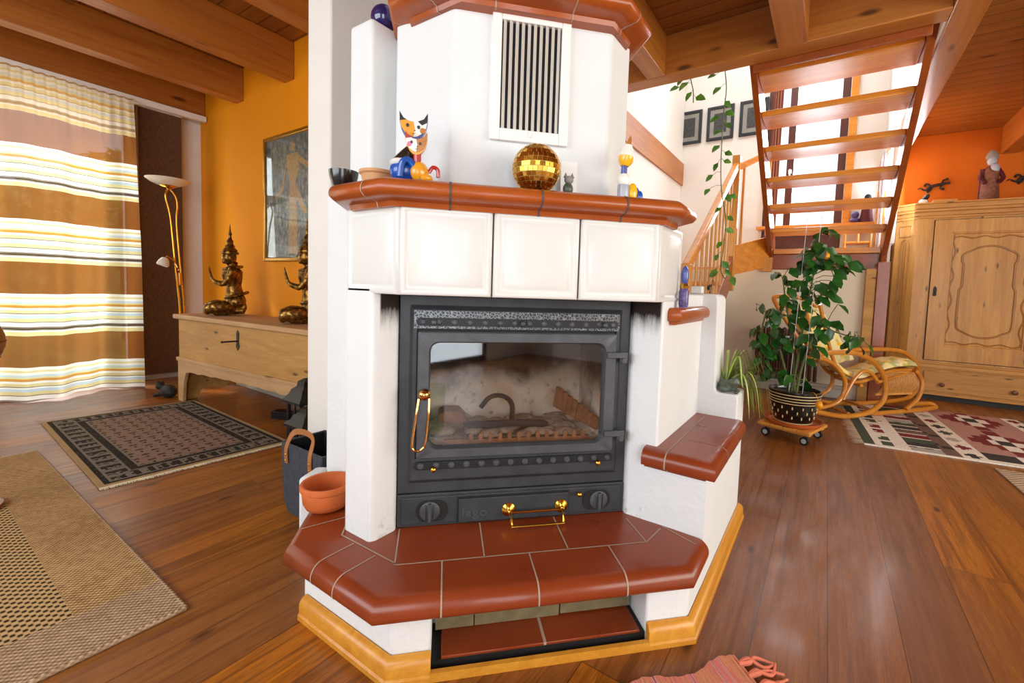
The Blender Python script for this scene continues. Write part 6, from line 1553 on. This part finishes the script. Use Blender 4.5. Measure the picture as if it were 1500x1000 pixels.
def pad(path, n0, n1, th, nm, shear=0.4):
    mb = MB(); pth = smooth_path([Vector((u, z, 0)) for u, z in path], 5); rings = []
    for i, p in enumerate(pth):
        t = (pth[min(i + 1, len(pth) - 1)] - pth[max(i - 1, 0)]).normalized(); nr = Vector((-t.y, t.x, 0)); 
        if nr.y < 0 and abs(t.y) < 0.9: nr = -nr
        e = min(1, (i + 0.4) / 2.0, (len(pth) - 0.6 - i) / 2.0); th_ = th * (0.45 + 0.55 * e)
        ring = []
        for (s, o) in ((0, 0.2), (0.06, 0.75), (0.25, 1.0), (0.5, 0.95), (0.75, 1.0), (0.94, 0.75), (1, 0.2), (0.94, 0), (0.5, -0.05), (0.06, 0)):
            n = n0 + (n1 - n0) * s; q = p + nr * (o * th_ * (1 + 0.08 * math.sin(i * 1.3 + s * 9))); ring.append(P(q.x + (n - n0) * shear, n, q.y))
        rings.append(ring)
    mb.loops(rings); return mb.build(nm, 'floral', CUS, smooth=70)
def back_pad():
    mb = MB(); A_, B_, C_, D_ = Vector((2.735, 0.865)), Vector((3.035, 0.825)), Vector((3.235, 0.42)), Vector((2.945, 0.37))
    N_ = 10; rings = []
    for d, ins in ((0.02, 0.05), (0.0, 0.01), (-0.025, 0.0), (-0.05, 0.015), (-0.062, 0.06), (-0.066, 0.2)):
        ring = []
        for (p, q) in ((A_, B_), (B_, C_), (C_, D_), (D_, A_)):
            for k2 in range(N_):
                w = p.lerp(q, k2 / N_); c_ = (A_ + B_ + C_ + D_) / 4; w = w.lerp(c_, ins); ring.append(BKN(w.x, w.y, d - 0.008 * math.sin(k2 * 1.6)))
        rings.append(ring)
    mb.loops(rings); return mb.build('back_section', 'floral', CUS, smooth=70)
back_pad()
pad([(2.90, 0.40), (2.98, 0.335), (3.10, 0.295), (3.22, 0.315), (3.33, 0.36)], 2.77, 3.04, 0.045, 'seat_section')
pad([(3.335, 0.365), (3.45, 0.385), (3.56, 0.392), (3.655, 0.390)], 2.76, 3.04, 0.05, 'foot_section')

# wardrobe
WD = thing('wardrobe', 'tall old pine wardrobe with carved door panel, chamfered corners and a drawer', 'wardrobe', (5.7, -1.17, 0))
yL, yRr, yc = -0.665, -1.675, -1.17
XF = 5.40
def chpoly(e=0.0): return [(XF - e, yL + e * .4), (XF - e, yRr - e * .4), (XF + 0.15 - e, yRr - 0.14 - e), (5.97, yRr - 0.14 - e), (5.97, yL + 0.14 + e), (XF + 0.15 - e, yL + 0.14 + e)]
mb = MB(); mb.prism(chpoly(), 0.06, 1.70); mb.build('carcass', 'ward_wood', WD, bevel=0.003)
mb = MB(); mb.prism(chpoly(-0.03), 0.0, 0.06); mb.build('recessed_base_shade', 'black', WD)  # black colour here is the shadow below the wardrobe
mb = MB(); mb.prism(chpoly(0.018), 0.05, 0.072); mb.prism(chpoly(0.012), 0.285, 0.300); mb.prism(chpoly(0.020), 0.300, 0.335); mb.prism(chpoly(0.010), 0.335, 0.352); mb.build('rail_moulding', 'ward_wood_h', WD, bevel=0.004)
mb = MB()
for e, z0, z1 in ((0.008, 1.675, 1.70), (0.018, 1.70, 1.735), (0.034, 1.735, 1.76), (0.048, 1.76, 1.80), (0.055, 1.80, 1.815)): mb.prism(chpoly(e), z0, z1)
mb.build('cornice', 'ward_wood_h', WD, bevel=0.004)
# door: frame with stepped panel
mb = MB()
dy0, dy1, dz0, dz1 = -0.79, -1.55, 0.375, 1.655
RX = lambda yy0, yy1, zz0, zz1, x: [(x, yy0, zz0), (x, yy1, zz0), (x, yy1, zz1), (x, yy0, zz1)]
mb.loops([RX(dy0, dy1, dz0, dz1, XF - 0.0005), RX(dy0, dy1, dz0, dz1, XF - 0.020), RX(dy0 - 0.12, dy1 + 0.12, dz0 + 0.135, dz1 - 0.115, XF - 0.020), RX(dy0 - 0.120, dy1 + 0.120, dz0 + 0.135, dz1 - 0.115, XF - 0.012), RX(dy0 - 0.132, dy1 + 0.132, dz0 + 0.147, dz1 - 0.127, XF - 0.010), RX(dy0 - 0.136, dy1 + 0.136, dz0 + 0.151, dz1 - 0.131, XF - 0.001)], False, True)
wdoor = mb.build('door', 'ward_wood', WD, smooth=None, bevel=0.002)
mb = MB(); mb.loops([RX(dy0 + 0.006, dy1 - 0.006, dz0 - 0.006, dz1 + 0.006, XF - 0.002), RX(dy0 - 0.02, dy1 + 0.02, dz0 + 0.02, dz1 - 0.02, XF - 0.002)], False, False); mb.build('door_gap_shade', 'black', WD)  # black ring laid on the carcass as the door's shade line
def yz_line(pts, x, r=0.005, closed=True):
    m_ = MB(); m_.tube([(x, y, z) for y, z in pts], r, 6, closed); return m_
bz0, bz1 = 0.61, 1.42
arch = []
hw = 0.175
for t in range(0, 13):
    a = PI * t / 12; arch.append((yc + hw * math.cos(a) * (0.98 if 0 < t < 12 else 1), 1.33 + 0.06 * math.sin(a) + 0.03 * max(0, math.sin(a) - 0.7) * 3))
arch += [(yc - hw, 1.28), (yc - hw * 0.93, 1.26), (yc - hw * 0.93, 1.06), (yc - hw * 1.03, 1.02), (yc - hw * 1.03, 0.74)]
for t in range(0, 13):
    a = PI + PI * t / 12; arch.append((yc + hw * math.cos(a), 0.69 + 0.06 * math.sin(a) + 0.03 * min(0, math.sin(a) + 0.7) * 3))
arch += [(yc + hw * 1.03, 0.74), (yc + hw * 1.03, 1.02), (yc + hw * 0.93, 1.06), (yc + hw * 0.93, 1.26), (yc + hw, 1.28)]
yz_line(arch, XF - 0.002, 0.0085).build('panel_moulding', 'ward_groove_shade', wdoor)
wave = []
def wv(y0, z0, y1, z1, n, amp):
    for k2 in range(n):
        t = k2 / n; nx_, nz_ = (z1 - z0), -(y1 - y0); l = math.hypot(nx_, nz_); o = amp * math.sin(2 * PI * t * n / 6)
        wave.append((y0 + (y1 - y0) * t + nx_ / l * o, z0 + (z1 - z0) * t + nz_ / l * o))
wv(yc + 0.235, 0.545, yc + 0.235, 1.495, 26, 0.012); wv(yc + 0.235, 1.495, yc - 0.235, 1.495, 18, 0.010); wv(yc - 0.235, 1.495, yc - 0.235, 0.545, 26, 0.012); wv(yc - 0.235, 0.545, yc + 0.235, 0.545, 18, 0.010)
yz_line(wave, XF - 0.001, 0.0065).build('scroll_moulding', 'ward_groove_shade', wdoor)
mb = MB(); mb.extrude([(-0.835, 0.965), (-0.815, 0.965), (-0.812, 0.99), (-0.818, 1.0), (-0.812, 1.01), (-0.815, 1.04), (-0.825, 1.055), (-0.835, 1.04), (-0.838, 1.01), (-0.832, 1.0), (-0.838, 0.99)], lambda y, z, x: (x, y, z), XF - 0.026, XF - 0.020)
mb.tube([(XF - 0.026, -0.825, 1.0), (XF - 0.045, -0.825, 1.0)], 0.005, 8); mb.build('lock_plate', 'lock_iron', wdoor)
mb = MB(); mb.box(XF - 0.014, -0.80, 0.085, XF - 0.0005, -1.54, 0.270); dr = mb.build('drawer', 'ward_wood_h', WD, bevel=0.004)
for y in (-0.93, -1.40):
    mb = MB(); mb.lathe([(0.008, 0), (0.010, 0.012), (0.020, 0.020), (0.020, 0.028), (0.010, 0.034), (0.0, 0.034)], (XF - 0.0135, y, 0.155), 16, Matrix.Rotation(-PI / 2, 3, 'Y')); mb.build('knob', 'drawer_knob', dr)
# fluted strips on the chamfers
for s, ye in ((1, yL), (-1, yRr)):
    mb = MB(); a = Vector((XF, ye)); b = Vector((XF + 0.15, ye + s * 0.14)); d = (b - a); nr = Vector((d.y, -d.x)) if s > 0 else Vector((-d.y, d.x)); nr = nr.normalized()
    if nr.x > 0: nr = -nr
    def CP(t, z, o): q = a + d * t + nr * o; return (q.x, q.y, z)
    ring_ = [(0.30, 0.46), (0.36, 0.42), (0.5, 0.405), (0.64, 0.42), (0.70, 0.46), (0.70, 1.44), (0.64, 1.48), (0.5, 1.495), (0.36, 1.48), (0.30, 1.44)]
    mb.tube([CP(t, z, 0.002) for t, z in ring_], 0.006, 6, True)
    mb.tube([CP(0.25, 1.52, 0.002), CP(0.75, 1.52, 0.002), CP(0.75, 1.62, 0.002), CP(0.25, 1.62, 0.002)], 0.006, 6, True)
    mb.tube([CP(0.5, 0.44, 0.001), CP(0.5, 1.46, 0.001)], 0.012, 8)
    mb.build('corner_strip', 'ward_groove_shade', WD)

# on and above the wardrobe
WF = thing('carved_figure', 'tall carved and painted wooden figure standing on the wardrobe top', 'figurine', (5.65, -1.18, 1.816))
mb = MB(); mb.lathe([(0.085, 0), (0.075, 0.02), (0.065, 0.12), (0.055, 0.22), (0.06, 0.28), (0.045, 0.33), (0.02, 0.35), (0, 0.352)], (5.65, -1.18, 1.816), 16); mb.build('robe', 'wood_figure', WF)
mb = MB(); mb.ball((5.645, -1.18, 2.205), (0.036, 0.036, 0.046), 14, 10); mb.ball((5.62, -1.195, 2.13), (0.03, 0.035, 0.05), 10, 8); mb.build('head', 'p_grey', WF)
mb = MB(); mb.lathe([(0.04, 0), (0.045, 0.02), (0.03, 0.06), (0.0, 0.085)], (5.655, -1.18, 2.225), 14); mb.build('hat', 'mat_grey', WF)
for s in (-1, 1):
    mb = MB(); mb.tube(smooth_path([(5.645, -1.18 + s * 0.045, 2.13), (5.62, -1.18 + s * 0.075, 2.05), (5.585, -1.18 + s * 0.045, 2.0)], 4), 0.018, 8); mb.build('arm', 'robe', WF)
mb = MB(); mb.tube([(5.60, -1.10, 1.82), (5.60, -1.10, 2.13)], 0.006, 6); mb.build('staff', 'robe', WF)
WCAT = thing('cat_ornament', 'small black and white cat ornament at the front left corner of the wardrobe top', 'figurine', (5.47, -0.70, 1.816))
mb = MB(); mb.ball((5.46, -0.70, 1.843), (0.03, 0.035, 0.027), 12, 8); mb.build('body', 'p_white', WCAT)
mb = MB(); mb.tube([(5.46, -0.70, 1.855), (5.46, -0.725, 1.895), (5.455, -0.735, 1.91)], [0.024, 0.020, 0.012], 10); mb.build('back', 'p_black', WCAT)
mb = MB(); mb.box(5.40, -0.93, 1.8155, 5.50, -0.76, 1.845); tag(mb.build('wood_block', 'ward_wood_h', bevel=0.003), 'flat pine block lying on the wardrobe top beside the cat ornament', 'block')
def gecko(name_label, y0, z0, sc=1.0):
    t = thing('gecko_plaque', name_label, 'wall ornament', (5.985, y0, z0), 'black geckos on the orange wall')
    mb = MB(); G = lambda a, b: (5.985, y0 - a * sc, z0 + b * sc)
    mb.tube(smooth_path([G(0.0, 0.0), G(0.02, 0.012), G(0.045, -0.008), G(0.07, -0.012), G(0.09, 0.012), G(0.13, 0.028), G(0.17, 0.036), G(0.195, 0.04), G(0.225, 0.044), G(0.245, 0.05)], 4), [0.004 * sc] * 6 + [0.007 * sc] * 6 + [0.014 * sc] * 16 + [0.011 * sc] * 6 + [0.013 * sc] * 2 + [0.004 * sc], 8)
    for pts in ([G(0.10, 0.015), G(0.085, 0.045), G(0.06, 0.05), G(0.055, 0.035)], [G(0.11, 0.012), G(0.10, -0.02), G(0.08, -0.03)], [G(0.185, 0.045), G(0.195, 0.075), G(0.22, 0.085)], [G(0.18, 0.03), G(0.175, -0.005), G(0.195, -0.012)]):
        mb.tube(smooth_path(pts, 3), 0.007 * sc, 7); mb.ball(pts[-1], 0.012 * sc, 8, 6)
    mb.build('body', 'black', t)
gecko('black gecko ornament on the orange wall, left of the carved figure', -0.715, 2.062, 1.0)
gecko('black gecko ornament on the orange wall, right of the carved figure', -1.365, 2.085, 1.0)
